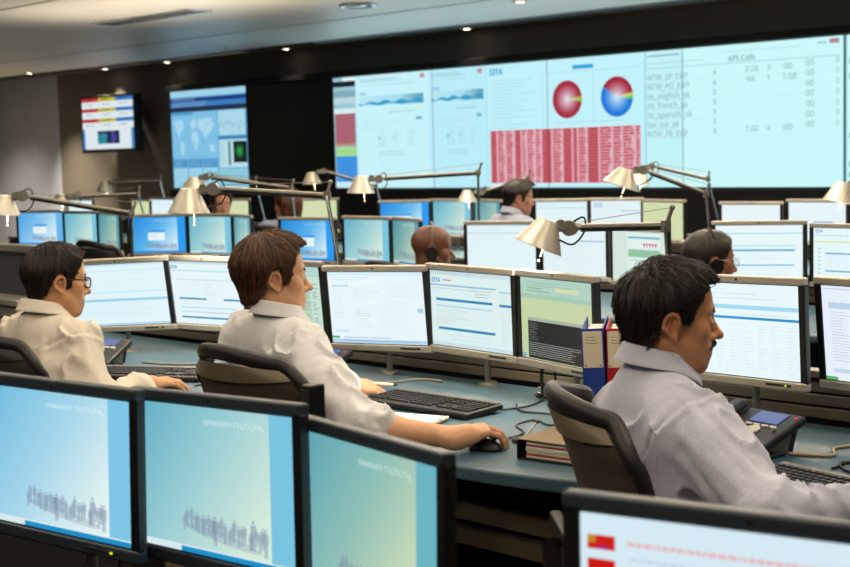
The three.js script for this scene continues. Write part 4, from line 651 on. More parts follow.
const skinMat = new THREE.MeshPhysicalMaterial({ vertexColors: true, roughness: .52, sheen: .15, sheenRoughness: .5 });
const hairMat = new THREE.MeshPhysicalMaterial({ vertexColors: true, roughness: .48, side: THREE.DoubleSide });
const eyeMat = std(0xd8d2c8, .25), irisMat = std(0x1c120c, .2);
const clothBump = rep(weave, 1, 1);
function person(o) {
  const base = V(o.hips[0], 0, o.hips[2]), g = thing('person', o.label, 'person', base, 0, 'people at the desks');
  const loc = (p) => [p[0] - base.x, p[1], p[2] - base.z];
  const yaw = o.yaw * D2R, fw = V(Math.sin(yaw), 0, Math.cos(yaw)), rt = V(-Math.cos(yaw), 0, Math.sin(yaw));
  const add = (p, v, k) => [p[0] + v.x * k, p[1] + v.y * k, p[2] + v.z * k], up = V(0, 1, 0), mixp = (a, b, t) => lerp3(a, b, t);
  const neck = loc(o.neck), hips = loc(o.hips);
  const shR = o.shR ? loc(o.shR) : add(add(neck, rt, .175), up, -.065), shL = o.shL ? loc(o.shL) : add(add(neck, rt, -.175), up, -.065);
  const elR = o.elR ? loc(o.elR) : add(add(add(shR, up, -.25), fw, .13), rt, .04), elL = o.elL ? loc(o.elL) : add(add(add(shL, up, -.25), fw, .13), rt, -.04);
  const wrR = o.wrR ? loc(o.wrR) : add(add(add(elR, fw, o.reach || .24), up, .05), rt, -.06), wrL = o.wrL ? loc(o.wrL) : add(add(add(elL, fw, o.reach || .24), up, .05), rt, .06);
  const fine = o.fine || 1;
  // --- head
  const hm = new THREE.Matrix4().compose(V(...loc(o.head)), new THREE.Quaternion().setFromEuler(new THREE.Euler(o.pitch * D2R || 0, o.headYaw * D2R, (o.roll || 0) * D2R, 'YXZ')), V(1, 1, 1).multiplyScalar(o.scale || 1));
  const nbase = V(neck[0] + fw.x * .012, neck[1] - .03, neck[2] + fw.z * .012).applyMatrix4(hm.clone().invert()).toArray();
  const skull = headPrims(o, nbase), face = union(skull, .022), ears = union(earPrims(o), .004), hc = .0032 * fine;
  const skin = lin(o.skin), red = lin(o.lips || '#a8604c');
  const headG = netMesh((x, y, z) => smin(face(x, y, z), ears(x, y, z), .008), [-.105, -.215, -.13], [.105, .145, .145], hc);
  const stub = o.stubble || 0, dk = lin('#4a3a34');
  paint(headG, (x, y, z) => {
    let c = skin.map((v) => v * (1 + .05 * noise(x * 120, y * 120, z * 120)));
    const lip = Math.max(0, 1 - Math.hypot(x / .022, (y + .057) / .0125, (z - .095) / .012)); c = lerp3(c, red, Math.min(.75, lip * 2));
    const ear = Math.abs(x) > .074 ? .22 : 0; c = lerp3(c, [skin[0] * 1.05, skin[1] * .78, skin[2] * .74], ear);
    const beard = stub * sstep(-.035, -.055, y) * sstep(-.03, .03, z) * sstep(-.12, -.10, y) * (1 - lip); if (beard) c = lerp3(c, dk, beard * (.75 + .35 * noise(x * 300, y * 300, z * 300)));
    const sc = o.scalp ? o.scalp * sstep(-.01, .012, y - hairline({})(z)) * (Math.abs(x) > .076 ? 0 : 1) : 0; if (sc) c = lerp3(c, lin('#2a2422'), sc);
    return c;
  });
  headG.applyMatrix4(hm);
  // --- arms and hands, torso under the shirt
  const up3 = [0, 1, 0], dir = (a, b) => { const v = V(...b).sub(V(...a)); return v.toArray(); };
  const bodyParts = [headG];
  const skinPaint = (q) => paint(q, (x, y, z) => skin.map((v) => v * (.98 + .06 * noise(x * 90, y * 90, z * 90))));
  for (const [s, el, wr, H] of [[1, elR, wrR, o.handR || {}], [-1, elL, wrL, o.handL || {}]]) {
    const P = [{ ...cap(mixp(el, wr, -.02), mixp(el, wr, .35), .038, .041), k: .03 }, { ...cap(mixp(el, wr, .35), wr, .041, .0255), k: .02 }, ...handPrims(wr, H.fwd || dir(el, wr), H.up || up3, s, H.curl || [.25, .35, .3], H.spread)];
    const [lo, hi] = bounds(P, .012); bodyParts.push(skinPaint(netMesh(union(P, .012), lo, hi, H.cell || .0065 * fine)));
  }
  const core = [cap(add(neck, up, .02), add(mixp(neck, hips, .5), fw, .03), .04, .07), cap(add(mixp(neck, hips, .4), fw, .03), hips, .07, .10), cap(mixp(shR, neck, .15), mixp(shL, neck, .15), .03, .03), cap(shR, elR, .04, .036), cap(shL, elL, .04, .036)];
  { const [lo, hi] = bounds(core, .02); bodyParts.push(skinPaint(netMesh(union(core, .04), lo, hi, .016))); }
  mesh('body', joinColored(bodyParts), skinMat, g);
  // --- eyes, brows
  const hAdd = (name, geo, m, par = g) => mesh(name, geo.applyMatrix4(hm), m, par);
  for (const s of [-1, 1]) { const w = o.wide || 1; const e = hAdd('eye', xf(new THREE.SphereGeometry(.0118, 14, 10), V(s * .0315 * w, .0125, .0795), null, V(1.15, .62, 1)), eyeMat); hAdd('iris', xf(new THREE.SphereGeometry(.0052, 10, 8), V(s * .0305 * w, .0125, .0888), null, V(1, 1, .5)), irisMat, e); }
  const browC = lin(o.browColor || (o.hair ? o.hair.color : '#2a1c14'));
  const brow = union([-1, 1].flatMap((s) => [cap([s * .013, .0335, .0945], [s * .032, .0385, .0875], .0036, .0036), cap([s * .032, .0385, .0875], [s * .05, .034, .0735], .0036, .002)]), .003);
  hAdd('eyebrows', paint(netMesh((x, y, z) => brow(x, y, z) + .0012 * noise(x * 500, y * 500, z * 300), [-.06, .02, .06], [.06, .05, .105], .0025 * fine), () => browC), hairMat);
  if (o.moustache) { const mu = union([-1, 1].map((s) => cap([s * .003, -.0385, .1005], [s * .028, -.049, .086], .0082, .0045)), .004); hAdd('moustache', paint(netMesh((x, y, z) => mu(x, y, z) + .001 * noise(x * 600, y * 200, z * 600), [-.04, -.06, .06], [.04, -.025, .115], .0022), () => lin(o.moustache)), hairMat); }
  if (o.hair) hAdd('hair', buildHair(o, skull), hairMat);
  // --- shirt
  const cloth = .012, cuffR = o.cuffR ?? .96, cuffL = o.cuffL ?? .96, ch = mixp(neck, hips, .34), S = [];
  for (const s of [-1, 1]) S.push(cap(add(ch, rt, s * .085), add(add(hips, rt, s * .075), up, .05), .112, .128));
  S.push(cap(add(mixp(neck, hips, .12), fw, -.01), add(hips, up, .05), .085, .13), cap(add(mixp(neck, shR, .5), up, -.025), add(mixp(neck, shL, .5), up, -.025), .07, .07));
  S.push(cap(add(add(neck, up, -.006), fw, -.008), add(mixp(neck, shR, .85), up, .008), .05, .06), cap(add(add(neck, up, -.006), fw, -.008), add(mixp(neck, shL, .85), up, .008), .05, .06));
  for (const [sh, el, wr, c] of [[shR, elR, wrR, cuffR], [shL, elL, wrL, cuffL]]) S.push({ ...cap(sh, el, .066 + cloth, .050 + cloth), k: .045 }, { ...cap(el, mixp(el, wr, c), .050 + cloth, (c < .5 ? .046 : .032) + cloth), k: .03 }, { ...cap(mixp(el, wr, c - .02), mixp(el, wr, c), (c < .5 ? .050 : .036) + cloth, (c < .5 ? .050 : .036) + cloth), k: .006 });
  const sf = union(S, .05), cr = (o.creases || []).map(([a, b, w, h]) => ({ p: cap(loc(a), loc(b), 0, 0), w, h }));
  const shirtF = (x, y, z) => {
    let d = sf(x, y, z); if (Math.abs(d) > .03) return d;
    const wv = .02 * noise(x * 7, y * 7, z * 7);
    const r1 = 1 - Math.abs(noise((x + z * .3) * 14 + wv * 40, y * 9 + (x - z) * 7, (z - x) * 9)), r2 = 1 - Math.abs(noise(x * 22 + 9, y * 15 + x * 9, z * 22 + wv * 50));
    const nk = sstep(.09, .2, Math.hypot(x - neck[0], y - neck[1], z - neck[2]));
    d -= nk * ((o.fold ?? .007) * 2.2 * (r1 ** 4 - .3) + .0035 * (r2 ** 4 - .3));
    const q3 = [[shR, elR], [shL, elL]]; for (const [a, b] of q3) { const ux = b[0] - a[0], uy = b[1] - a[1], uz = b[2] - a[2], l = Math.hypot(ux, uy, uz), q = ((x - a[0]) * ux + (y - a[1]) * uy + (z - a[2]) * uz) / l; if (Math.abs(q) < .02 && Math.hypot(x - a[0], y - a[1], z - a[2]) < .125) d += .0045 * Math.exp(-q * q / 2.2e-5) - .003 * Math.exp(-(q - .011) * (q - .011) / 5e-5); }
    for (const c of cr) { const q = c.p.f(x, y, z) / c.w; if (q < 3) d -= c.h * Math.exp(-q * q); }
    return d;
  };
  const [slo, shi] = bounds(S, .03); const shirtG = netMesh(shirtF, slo, shi, (o.shirtCell || .0085));
  const sp = shirtG.attributes.position, uv = new Float32Array(sp.count * 2); for (let i = 0; i < sp.count; i++) { uv[i * 2] = (sp.getX(i) + sp.getZ(i)) * 6; uv[i * 2 + 1] = sp.getY(i) * 6; } shirtG.setAttribute('uv', new THREE.BufferAttribute(uv, 2));
  const shirtMat = new THREE.MeshStandardMaterial({ color: o.shirt, roughness: .88, bumpMap: clothBump, bumpScale: .0012, side: THREE.DoubleSide });
  const shirt = mesh('shirt', shirtG, shirtMat, g);
  // collar: a stand that folds over into a fall
  const cg = [], ci = [], NU = 48, prof = [[.0, -.030, 0], [.0, .0, 0], [.001, .014, 0], [.004, .019, 0], [.008, .016, 0], [.014, .002, 0], [.022, -.012, .2], [.028, -.020, .4], [.024, -.021, .4]];
  const cf = V(Math.sin((o.headYaw * .35 + o.yaw * .65) * D2R), 0, Math.cos((o.headYaw * .35 + o.yaw * .65) * D2R)), crr = V(-cf.z, 0, cf.x), cc = add(add(neck, up, o.collarUp ?? .07), cf, .005);
  for (let i = 0; i <= NU; i++) {
    const a = (-168 + 336 * i / NU) * D2R, back = Math.cos(a);   // 0 at the nape
    for (const [ro, yo, pt] of prof) { const r = .060 * (o.collar || 1) + ro + (pt ? .012 * Math.max(0, -back) : 0), y = yo - .030 * (1 - back) * .5 - (pt ? .035 * Math.max(0, -back) ** 2 * pt / .4 : 0); const p = add(add(cc, cf, -back * r * 1.02), crr, Math.sin(a) * r * .97); cg.push(p[0], p[1] + y, p[2]); }
  }
  const M = prof.length; for (let i = 0; i < NU; i++) for (let j = 0; j + 1 < M; j++) { const a = i * M + j; ci.push(a, a + 1, a + M, a + 1, a + M + 1, a + M); }
  const colG = new THREE.BufferGeometry(); colG.setAttribute('position', new THREE.Float32BufferAttribute(cg, 3)); colG.setIndex(ci); colG.computeVertexNormals(); colG.setAttribute('uv', new THREE.Float32BufferAttribute(new Float32Array(cg.length / 3 * 2), 2));
  mesh('collar', colG, shirtMat, shirt);
  // --- trousers and shoes
  const T = [], sitF = V(Math.sin((o.sitYaw ?? 135) * D2R), 0, Math.cos((o.sitYaw ?? 135) * D2R)), sitR = V(-sitF.z, 0, sitF.x), shoes = [];
  T.push(cap(add(hips, sitR, .07), add(hips, sitR, -.07), .13, .13));
  for (const s of [-1, 1]) { const hp = add(add(hips, sitR, s * .085), up, -.01), kn = add(add(hp, sitF, .40), up, .03); kn[1] = .535; const an = add(kn, sitF, .03); an[1] = .1; T.push(cap(hp, kn, .085, .065), cap(kn, an, .062, .045)); shoes.push(cap([an[0], .045, an[2]], add([an[0], .04, an[2]], sitF, .15), .045, .038)); }
  { const [lo, hi] = bounds(T, .02); mesh('trousers', netMesh(union(T, .03), lo, hi, .016), std(0x1b1d24, .9), g); }
  for (const s of shoes) { const [lo, hi] = bounds([s], .01); lo[1] = 0; mesh('shoe', netMesh((x, y, z) => Math.max(s.f(x, y, z), .004 - y), lo, hi, .012), MAT.black, g); }
  return { g, hm, hAdd };
}
function spectacles(p, m, r, full) {
  const par = new THREE.Group();
  const lens = (s) => { const pts = []; for (let i = 0; i < 24; i++) { const a = i / 24 * 6.2832, sq = (v) => Math.sign(v) * Math.pow(Math.abs(v), .6); pts.push(V(s * .034 + .0265 * sq(Math.cos(a)), .012 + .0165 * sq(Math.sin(a)), .106 - .010 * Math.abs(sq(Math.cos(a)) * .5 + .5 * s * s) - Math.abs(s * .034 + .0265 * sq(Math.cos(a))) * .12)); } return new THREE.TubeGeometry(new THREE.CatmullRomCurve3(pts, true), 40, r, 6, true); };
  const fr = p.hAdd('glasses', merge(lens(1), lens(-1), tube([V(-.009, .018, .104), V(0, .021, .106), V(.009, .018, .104)], r, 6, 6), tube([V(.058, .022, .092), V(.072, .022, .075), V(.0775, .022, .02), V(.078, .02, -.008), V(.076, -.004, -.026)], r, 16, 6), tube([V(-.058, .022, .092), V(-.072, .022, .075), V(-.0775, .022, .02), V(-.078, .02, -.008), V(-.076, -.004, -.026)], r, 16, 6)), m);
  p.hAdd('lens', merge(...[1, -1].map((s) => xf(new THREE.CylinderGeometry(.025, .025, .0015, 24), V(s * .034, .012, .0965), [Math.PI / 2, 0, 0], V(1, 1, .62)))), new THREE.MeshPhysicalMaterial({ color: 0xffffff, roughness: .05, transmission: 1, thickness: 0, ior: 1.5 }), fr);
}
function headset(p, near) {   // band over the crown, one ear cup, microphone boom
  const pts = []; for (let i = 0; i <= 14; i++) { const a = Math.PI * i / 14; pts.push(V(.083 * Math.cos(a), .0 + .142 * Math.sin(a) ** .8, -.012)); }
  const hs = p.hAdd('headset', merge(tube(pts, .0026, 40, 6), tube(pts.map((v) => v.clone().add(V(0, 0, .006))), .0016, 40, 6)), near < -1 ? MAT.charcoal : MAT.aluDark);
  for (const s of [-1, 1]) p.hAdd('ear_cup', merge(xf(cyl(.028, .03, .022), V(s * .086, -.004, -.008), [0, 0, Math.PI / 2]), xf(new THREE.TorusGeometry(.024, .008, 8, 20), V(s * .080, -.004, -.008), [0, Math.PI / 2, 0])), MAT.black, hs);
  p.hAdd('microphone', merge(tube([V(near * .092, -.02, 0), V(near * .088, -.055, .05), V(near * .06, -.07, .10)], .003, 16, 6), xf(new THREE.SphereGeometry(.009, 10, 8), V(near * .055, -.071, .105))), MAT.black, hs);
}
// ---------------------------------------------------------------- office chairs
const chairGeo = {};
function chairShapes() {
  if (chairGeo.done) return chairGeo;
  const half = (v) => .20 + .045 * Math.sin(Math.PI * Math.min(1, v * .95) * .62 + .15) - .07 * Math.pow(Math.max(0, v - .86) / .14, 2.2);   // half width over height
  const P = (u, v) => { const w = half(v), x = u * w; return V(x, .495 + .465 * v - .02 * u * u * (v > .8 ? 1 : 0), -.02 - .10 * v - .05 * Math.sin(v * 3.1) * -.4 + .10 * Math.pow(Math.abs(u), 2.2)); };
  const out = []; for (let i = 0; i <= 14; i++) out.push(P(-1, i / 14)); for (let i = 1; i < 14; i++) out.push(P(-1 + 2 * i / 14, 1).add(V(0, .012 * Math.sin(Math.PI * i / 14), 0))); for (let i = 14; i >= 0; i--) out.push(P(1, i / 14)); for (let i = 13; i > 0; i--) out.push(P(-1 + 2 * i / 14, 0));
  const curve = new THREE.CatmullRomCurve3(out, true, 'centripetal');
  const tubeG = new THREE.TubeGeometry(curve, 140, .018, 10, true);
  { // flatten the tube front to back a little less than across
    const p = tubeG.attributes.position; for (let i = 0; i < p.count; i++) if (p.getY(i) > .93) p.setY(i, .93 + (p.getY(i) - .93) * 1.25); tubeG.computeVertexNormals();
  }
  const patch = (v0, v1, u1, dz, NU = 22, NV = 20) => { const pos = [], uv = [], id = []; for (let j = 0; j <= NV; j++) for (let i = 0; i <= NU; i++) { const v = v0 + (v1 - v0) * j / NV, u = (-1 + 2 * i / NU) * u1, q = P(u, v); pos.push(q.x, q.y, q.z + dz); uv.push(i / NU, j / NV); } for (let j = 0; j < NV; j++) for (let i = 0; i < NU; i++) { const a = j * (NU + 1) + i; id.push(a, a + 1, a + NU + 1, a + 1, a + NU + 2, a + NU + 1); } const g = new THREE.BufferGeometry(); g.setAttribute('position', new THREE.Float32BufferAttribute(pos, 3)); g.setAttribute('uv', new THREE.Float32BufferAttribute(uv, 2)); g.setIndex(id); g.computeVertexNormals(); return g; };
  const band = (dz) => { const pos = [], uv = [], id = [], NU = 22, NV = 5; for (let j = 0; j <= NV; j++) for (let i = 0; i <= NU; i++) { const u = -1 + 2 * i / NU, low = .87 + .06 * u * u, v = low + (.985 - low) * j / NV, q = P(u * .95, v); pos.push(q.x, q.y, q.z + dz); uv.push(i / NU, j / NV); } for (let j = 0; j < NV; j++) for (let i = 0; i < NU; i++) { const a = j * (NU + 1) + i; id.push(a, a + 1, a + NU + 1, a + 1, a + NU + 2, a + NU + 1); } const g = new THREE.BufferGeometry(); g.setAttribute('position', new THREE.Float32BufferAttribute(pos, 3)); g.setAttribute('uv', new THREE.Float32BufferAttribute(uv, 2)); g.setIndex(id); g.computeVertexNormals(); return g; };
  // seat: a shallow dished pan with a frame
  const seatPts = []; for (let i = 0; i < 28; i++) { const a = i / 28 * 6.2832, sq = (v) => Math.sign(v) * Math.pow(Math.abs(v), .55); seatPts.push(V(.25 * sq(Math.cos(a)), .43 + .02 * Math.max(0, -Math.sin(a)) - .02 * Math.max(0, Math.sin(a)), .24 + .235 * sq(Math.sin(a)))); }
  Object.assign(chairGeo, { done: true, frame: tubeG, net: patch(0, .97, .98, -.004), band: band(-.012), seatRing: new THREE.TubeGeometry(new THREE.CatmullRomCurve3(seatPts, true), 60, .018, 8, true), seatPan: xf(new RoundedBoxGeometry(.47, .03, .44, 3, .014), V(0, .425, .24)),
    spine: merge(tube([V(0, .36, .12), V(0, .38, -.06), V(0, .50, -.11), V(0, .66, -.13)], .022, 20, 8), bar(V(-.2, .66, -.09), V(.2, .66, -.09), .03, .03, .008)),
    column: merge(cyl(.028, .028, .22, 0, .26, .2), cyl(.04, .05, .06, 0, .17, .2), rbox(.22, .06, .2, .02, 0, .385, .2)),
    leg: (a) => merge(bar(V(0, .135, .2), V(.29 * Math.cos(a), .085, .2 + .29 * Math.sin(a)), .045, .035, .01)), caster: (a) => xf(cyl(.03, .03, .045, 0, 0, 0, [0, 0, Math.PI / 2], 16), V(.29 * Math.cos(a), .031, .2 + .29 * Math.sin(a)), [0, -a, 0]),
    arm: (s) => merge(tube([V(s * .2, .62, -.075), V(s * .29, .63, -.04), V(s * .30, .60, .08)], .016, 14, 8), rbox(.075, .028, .24, .012, s * .30, .615, .16)) });
  return chairGeo;
}
const netMat = std(0x9a9184, .85, 0, { bumpMap: rep(weave, 3, 3), bumpScale: .002, map: canvasTex(512, 512, (g, W, H) => { g.fillStyle = '#9a8d7c'; g.fillRect(0, 0, W, H); for (let i = 0; i < 128; i++) { g.fillStyle = 'rgba(30,26,22,.45)'; g.fillRect(i * 4, 0, 2, H); g.fillStyle = 'rgba(30,26,22,.4)'; g.fillRect(0, i * 4, W, 1.4); } }), side: THREE.DoubleSide });
const bandMat = std(0x6e6352, .5, 0, { side: THREE.DoubleSide });
function chair(x, z, yaw, label, o = {}) {
  const c = chairShapes(), t = thing('office_chair', label, 'office chair', V(x, 0, z), yaw * D2R, 'mesh-backed office chairs');
  const lift = (g) => g;
  const fr = mesh('back_frame', c.frame, MAT.chairFrame, t);
  mesh('back_net', c.net, o.dark ? MAT.chairMesh : netMat, t);
  mesh('back_band', c.band, o.dark ? MAT.charcoal : bandMat, t);
  mesh('spine', c.spine, MAT.chairFrame, t);
  const seat = mesh('seat', c.seatPan, MAT.chairMesh, t); mesh('seat_frame', c.seatRing, MAT.chairFrame, seat);
  mesh('column', c.column, MAT.charcoal, t);
  for (let i = 0; i < 5; i++) { const a = i / 5 * 6.2832 + .3; mesh('leg', c.leg(a), MAT.charcoal, t); mesh('caster', c.caster(a), MAT.black, t); }
  if (!o.noArms) for (const s of [-1, 1]) mesh('armrest', c.arm(s), MAT.rubber, t);
  return t;
}
chair(-.485, -3.825, 133, 'mesh-backed office chair of the brown-haired man', { noArms: true });
chair(-1.345, -4.375, 133, 'mesh-backed office chair of man with glasses, cut by left picture edge', { noArms: true, dark: true });
chair(.385, -2.96, 93, 'mesh-backed office chair of moustached man, seen edge-on', { noArms: true });
chair(-2.09, -9.0, 140, 'empty black office chair behind head of man with glasses', { dark: true });
chair(-.14, -6.62, 133, 'office chair of the bald man, hidden by silver monitors', { dark: true });
chair(.93, -5.25, 133, 'office chair of man with wire glasses, hidden by monitors', { dark: true });
chair(.48, -9.5, 133, 'office chair of dark-haired man in last row', { dark: true });
chair(-1.14, -10.36, 170, 'office chair of red-haired person in last row', { dark: true });
chair(-1.86, -11.35, 133, 'office chair behind the upright lamp shade in last row', { dark: true });

// ---------------------------------------------------------------- people
const SHIRT = 0xd6d6da;
const pLeft = person({
  label: 'man with dark hair and black-rimmed glasses in cream shirt, far left', hips: [-1.235, .50, -4.53], neck: [-1.262, .975, -4.575], yaw: 138, head: [-1.222, 1.098, -4.612], headYaw: 122, pitch: 6, roll: 0,
  shR: [-1.128, .905, -4.50], shL: [-1.385, .905, -4.74], elR: [-1.06, .70, -4.36], wrR: [-.94, .758, -4.58], elL: [-1.45, .78, -4.85], wrL: [-1.32, .757, -4.98], handL: { fwd: [.2, -.05, -1] }, handR: { fwd: [.78, .0, -.62], up: [-.05, 1, .1], curl: [.28, .4, .35], cell: .0045 },
  skin: '#d09a6e', lips: '#9a5f4a', stubble: .25, shirt: 0xddd4c6, fold: .009, sd: 3,
  hair: { color: '#150d08', color2: '#2c1b10', t: .012, top: .003, front: .003, nape: .002, rough: .004, strands: 3600, len: .030, lift: .002, sweep: .10, w: .0013 },
});
spectacles(pLeft, MAT.black, .0024, true);
const pMid = person({
  label: 'young man with brown hair in white shirt using a mouse', hips: [-.36, .50, -3.99], neck: [-.437, 1.0, -4.085], yaw: 128, head: [-.450, 1.132, -4.118], headYaw: 109, pitch: 2, roll: -2,
  shR: [-.365, .94, -3.985], shL: [-.555, .94, -4.22], elR: [-.195, .768, -3.715], wrR: [.074, .764, -3.565], elL: [-.46, .80, -4.44], wrL: [-.262, .757, -4.45], cuffR: .27,
  handR: { fwd: [.80, .08, -.58], up: [-.12, 1, .1], curl: [.42, .5, .45], cell: .0034, spread: 1.4 }, handL: { fwd: [.86, -.1, -.42], up: [-.2, .8, .6], curl: [.5, .7, .5], cell: .004 },
  skin: '#dba580', lips: '#b5685a', nose: 1.1, shirt: SHIRT, fold: .0105, sd: 5, wide: .97, chin: .002,
  creases: [[[-.33, .86, -3.93], [-.36, .66, -3.86], .012, -.012]],
  hair: { color: '#2a170c', color2: '#6a4426', t: .020, top: .004, front: .000, nape: .004, rough: .006, locks: 8, strands: 4200, len: .038, lift: .006, w: .0015, line: [[-.2, -.075], [-.078, -.075], [-.055, -.06], [-.038, -.02], [-.029, .018], [-.012, .036], [.004, .036], [.012, .014], [.016, -.012], [.034, -.012], [.040, .028], [.050, .055], [.060, .078], [.068, .096], [.2, .11]] },
});
const pRight = person({
  label: 'man with black hair and moustache in pale lilac shirt', hips: [.455, .50, -2.93], neck: [.482, 1.0, -2.965], yaw: 103, head: [.520, 1.122, -2.976], headYaw: 91, pitch: 5, roll: 0, sitYaw: 120,
  shR: [.535, .925, -2.80], shL: [.455, .89, -3.10], elR: [.640, .80, -2.55], wrR: [.865, .765, -2.74], elL: [.50, .79, -3.10], wrL: [.60, .757, -3.00],
  skin: '#c58a60', lips: '#8a5040', stubble: .3, nose: 1.15, moustache: '#1a120e', shirt: 0xc6c8da, fold: .0085, shirtCell: .0075, sd: 9, wide: 1.03, chin: .003, scale: .97,
  creases: [[[.52, .977, -2.749], [.647, .843, -2.515], .008, .008], [[.50, .93, -2.73], [.60, .838, -2.54], .008, .008], [[.545, .96, -2.74], [.62, .88, -2.58], .007, -.006], [[.50, .90, -2.72], [.60, .76, -2.55], .014, -.008], [[.56, .93, -2.72], [.64, .84, -2.52], .010, .007], [[.52, .88, -2.70], [.55, .74, -2.62], .012, .008]],
  hair: { color: '#0d0a09', color2: '#2c221d', t: .014, top: .001, front: .0, nape: .006, rough: .006, locks: 6, strands: 6000, len: .046, lift: .011, sweep: .06, w: .0015, line: [[-.2, -.085], [-.08, -.085], [-.056, -.07], [-.038, -.03], [-.029, .01], [-.014, .03], [.004, .034], [.012, .02], [.017, .0], [.030, .0], [.036, .022], [.048, .044], [.060, .066], [.070, .088], [.2, .1]] },
});
const pBald = person({
  label: 'bald man wearing a headset behind the silver monitors', hips: [-.03, .48, -6.66], neck: [.0, .875, -6.73], yaw: 125, head: [.034, 1.022, -6.776], headYaw: 97, pitch: 6, skin: '#6b4030', lips: '#5c3226', browColor: '#1a1210', shirt: 0x9aa0b0, fine: 1.25, shirtCell: .014, wide: 1.03, scalp: .12, sd: 2, neck2: 1 });
headset(pBald, -1);
const pGlass = person({
  label: 'man with cropped dark hair, headset and wire glasses', reach: .08, hips: [1.04, .48, -5.30], neck: [1.075, .92, -5.375], yaw: 125, head: [1.104, 1.038, -5.425], headYaw: 103, pitch: 4, skin: '#a06a52', lips: '#8a5348', shirt: 0x8f96a8, fine: 1.25, shirtCell: .014, stubble: .6, scalp: .3, sd: 4,
  hair: { color: '#241d19', color2: '#3d342e', t: .008, top: .002, rough: .0015, strands: 1200, len: .012, lift: .002, w: .001, edge: .006 } });
headset(pGlass, -1.01); spectacles(pGlass, MAT.chrome, .0012, true);
person({
  label: 'dark-haired man in grey-blue shirt in last row', hips: [.57, .5, -9.58], neck: [.61, 1.03, -9.66], yaw: 120, head: [.658, 1.158, -9.676], headYaw: 96, pitch: 8, skin: '#a0705a', shirt: 0x8d94a6, fine: 1.7, shirtCell: .016, sd: 6,
  hair: { color: '#0f0c0c', color2: '#241d1a', t: .015, top: .006, front: .012, rough: .003, strands: 600, len: .03, lift: .003, w: .002 } });
person({
  label: 'brown-haired person turned away from us, beyond the bent lamp', hips: [-1.11, .48, -10.56], neck: [-1.03, .99, -10.62], yaw: 175, sitYaw: 175, head: [-1.03, 1.118, -10.64], headYaw: 235, pitch: 0, skin: '#a87860', shirt: 0x7d87a0, fine: 1.7, shirtCell: .016, sd: 7,
  hair: { color: '#2a160d', color2: '#74401f', t: .022, top: .006, nape: .02, rough: .006, strands: 600, len: .05, lift: .004, w: .002, line: [[-.2, -.14], [-.05, -.14], [-.02, -.08], [0, -.02], [.03, .0], [.06, .07], [.08, .09], [.2, .1]] } });
person({
  label: 'person facing us, half hidden by the large upright lamp shade', hips: [-1.76, .48, -11.45], neck: [-1.68, .985, -11.53], yaw: 60, sitYaw: 100, head: [-1.656, 1.112, -11.5], headYaw: 20, pitch: 6, skin: '#b08068', shirt: 0x5c6480, fine: 1.7, shirtCell: .016, sd: 8,
  hair: { color: '#1d1512', color2: '#3a2a20', t: .016, top: .004, rough: .004, strands: 400, len: .03, lift: .003, w: .002 } });

// ---------------------------------------------------------------- things on the desks
const kbGeo = (() => {
  const keys = []; const kb = (x, z, w, d = .0155) => { const g = new THREE.CylinderGeometry(.5, .6, 1, 4, 1); g.rotateY(Math.PI / 4); g.scale(w / 1.414 * 2 * .82, .008, d / 1.414 * 2 * .82); g.translate(x, .024 - z * .045, z); keys.push(clean(g.toNonIndexed())); };
  const u = .019; for (let r = 0; r < 6; r++) { const z = -.052 + r * .0195 + (r ? .004 : 0); let n = 15; if (r === 5) { let x = -.212; for (const w of [1.25, 1.25, 1.25, 5.6, 1.25, 1.25, 1.25, 1.25]) { kb(x + w * u / 2, z, w * u - .003); x += w * u; } } else for (let i = 0; i < n; i++) kb(-.212 + (i + .5) * u + (r === 2 ? .004 : 0), z, u - .003);
    for (let i = 0; i < 3; i++) if (r < 3 || (r === 4 && i === 1) || r === 5) kb(.09 + i * u, z, u - .003); for (let i = 0; i < 4; i++) kb(.154 + i * u, z, u - .003); }
  return { body: merge(rbox(.46, .018, .165, .006, 0, .014, 0, [.09 * .5, 0, 0], 2)), keys: mergeGeometries(keys), rest: rbox(.44, .01, .02, .004, 0, .026, -.072, [.05, 0, 0], 1) };
})();
function keyboard(x, z, th, label) {
  const t = thing('keyboard', label, 'keyboard', V(x, DESK, z), th * D2R, 'black keyboards');
  mesh('body', kbGeo.body, std(0x131416, .6), t); const k = mesh('keys', kbGeo.keys, MAT.key, t); k.userData.kind = 'stuff'; mesh('top_strip', kbGeo.rest, std(0x6b655c, .4, .3), t);
  return t;
}
keyboard(.005, -4.235, -45, 'black keyboard in front of brown-haired man');
keyboard(-1.0, -4.985, -17, 'black keyboard beside the hand of man with glasses');
keyboard(.895, -3.03, -56, 'black keyboard under the sleeve of moustached man');
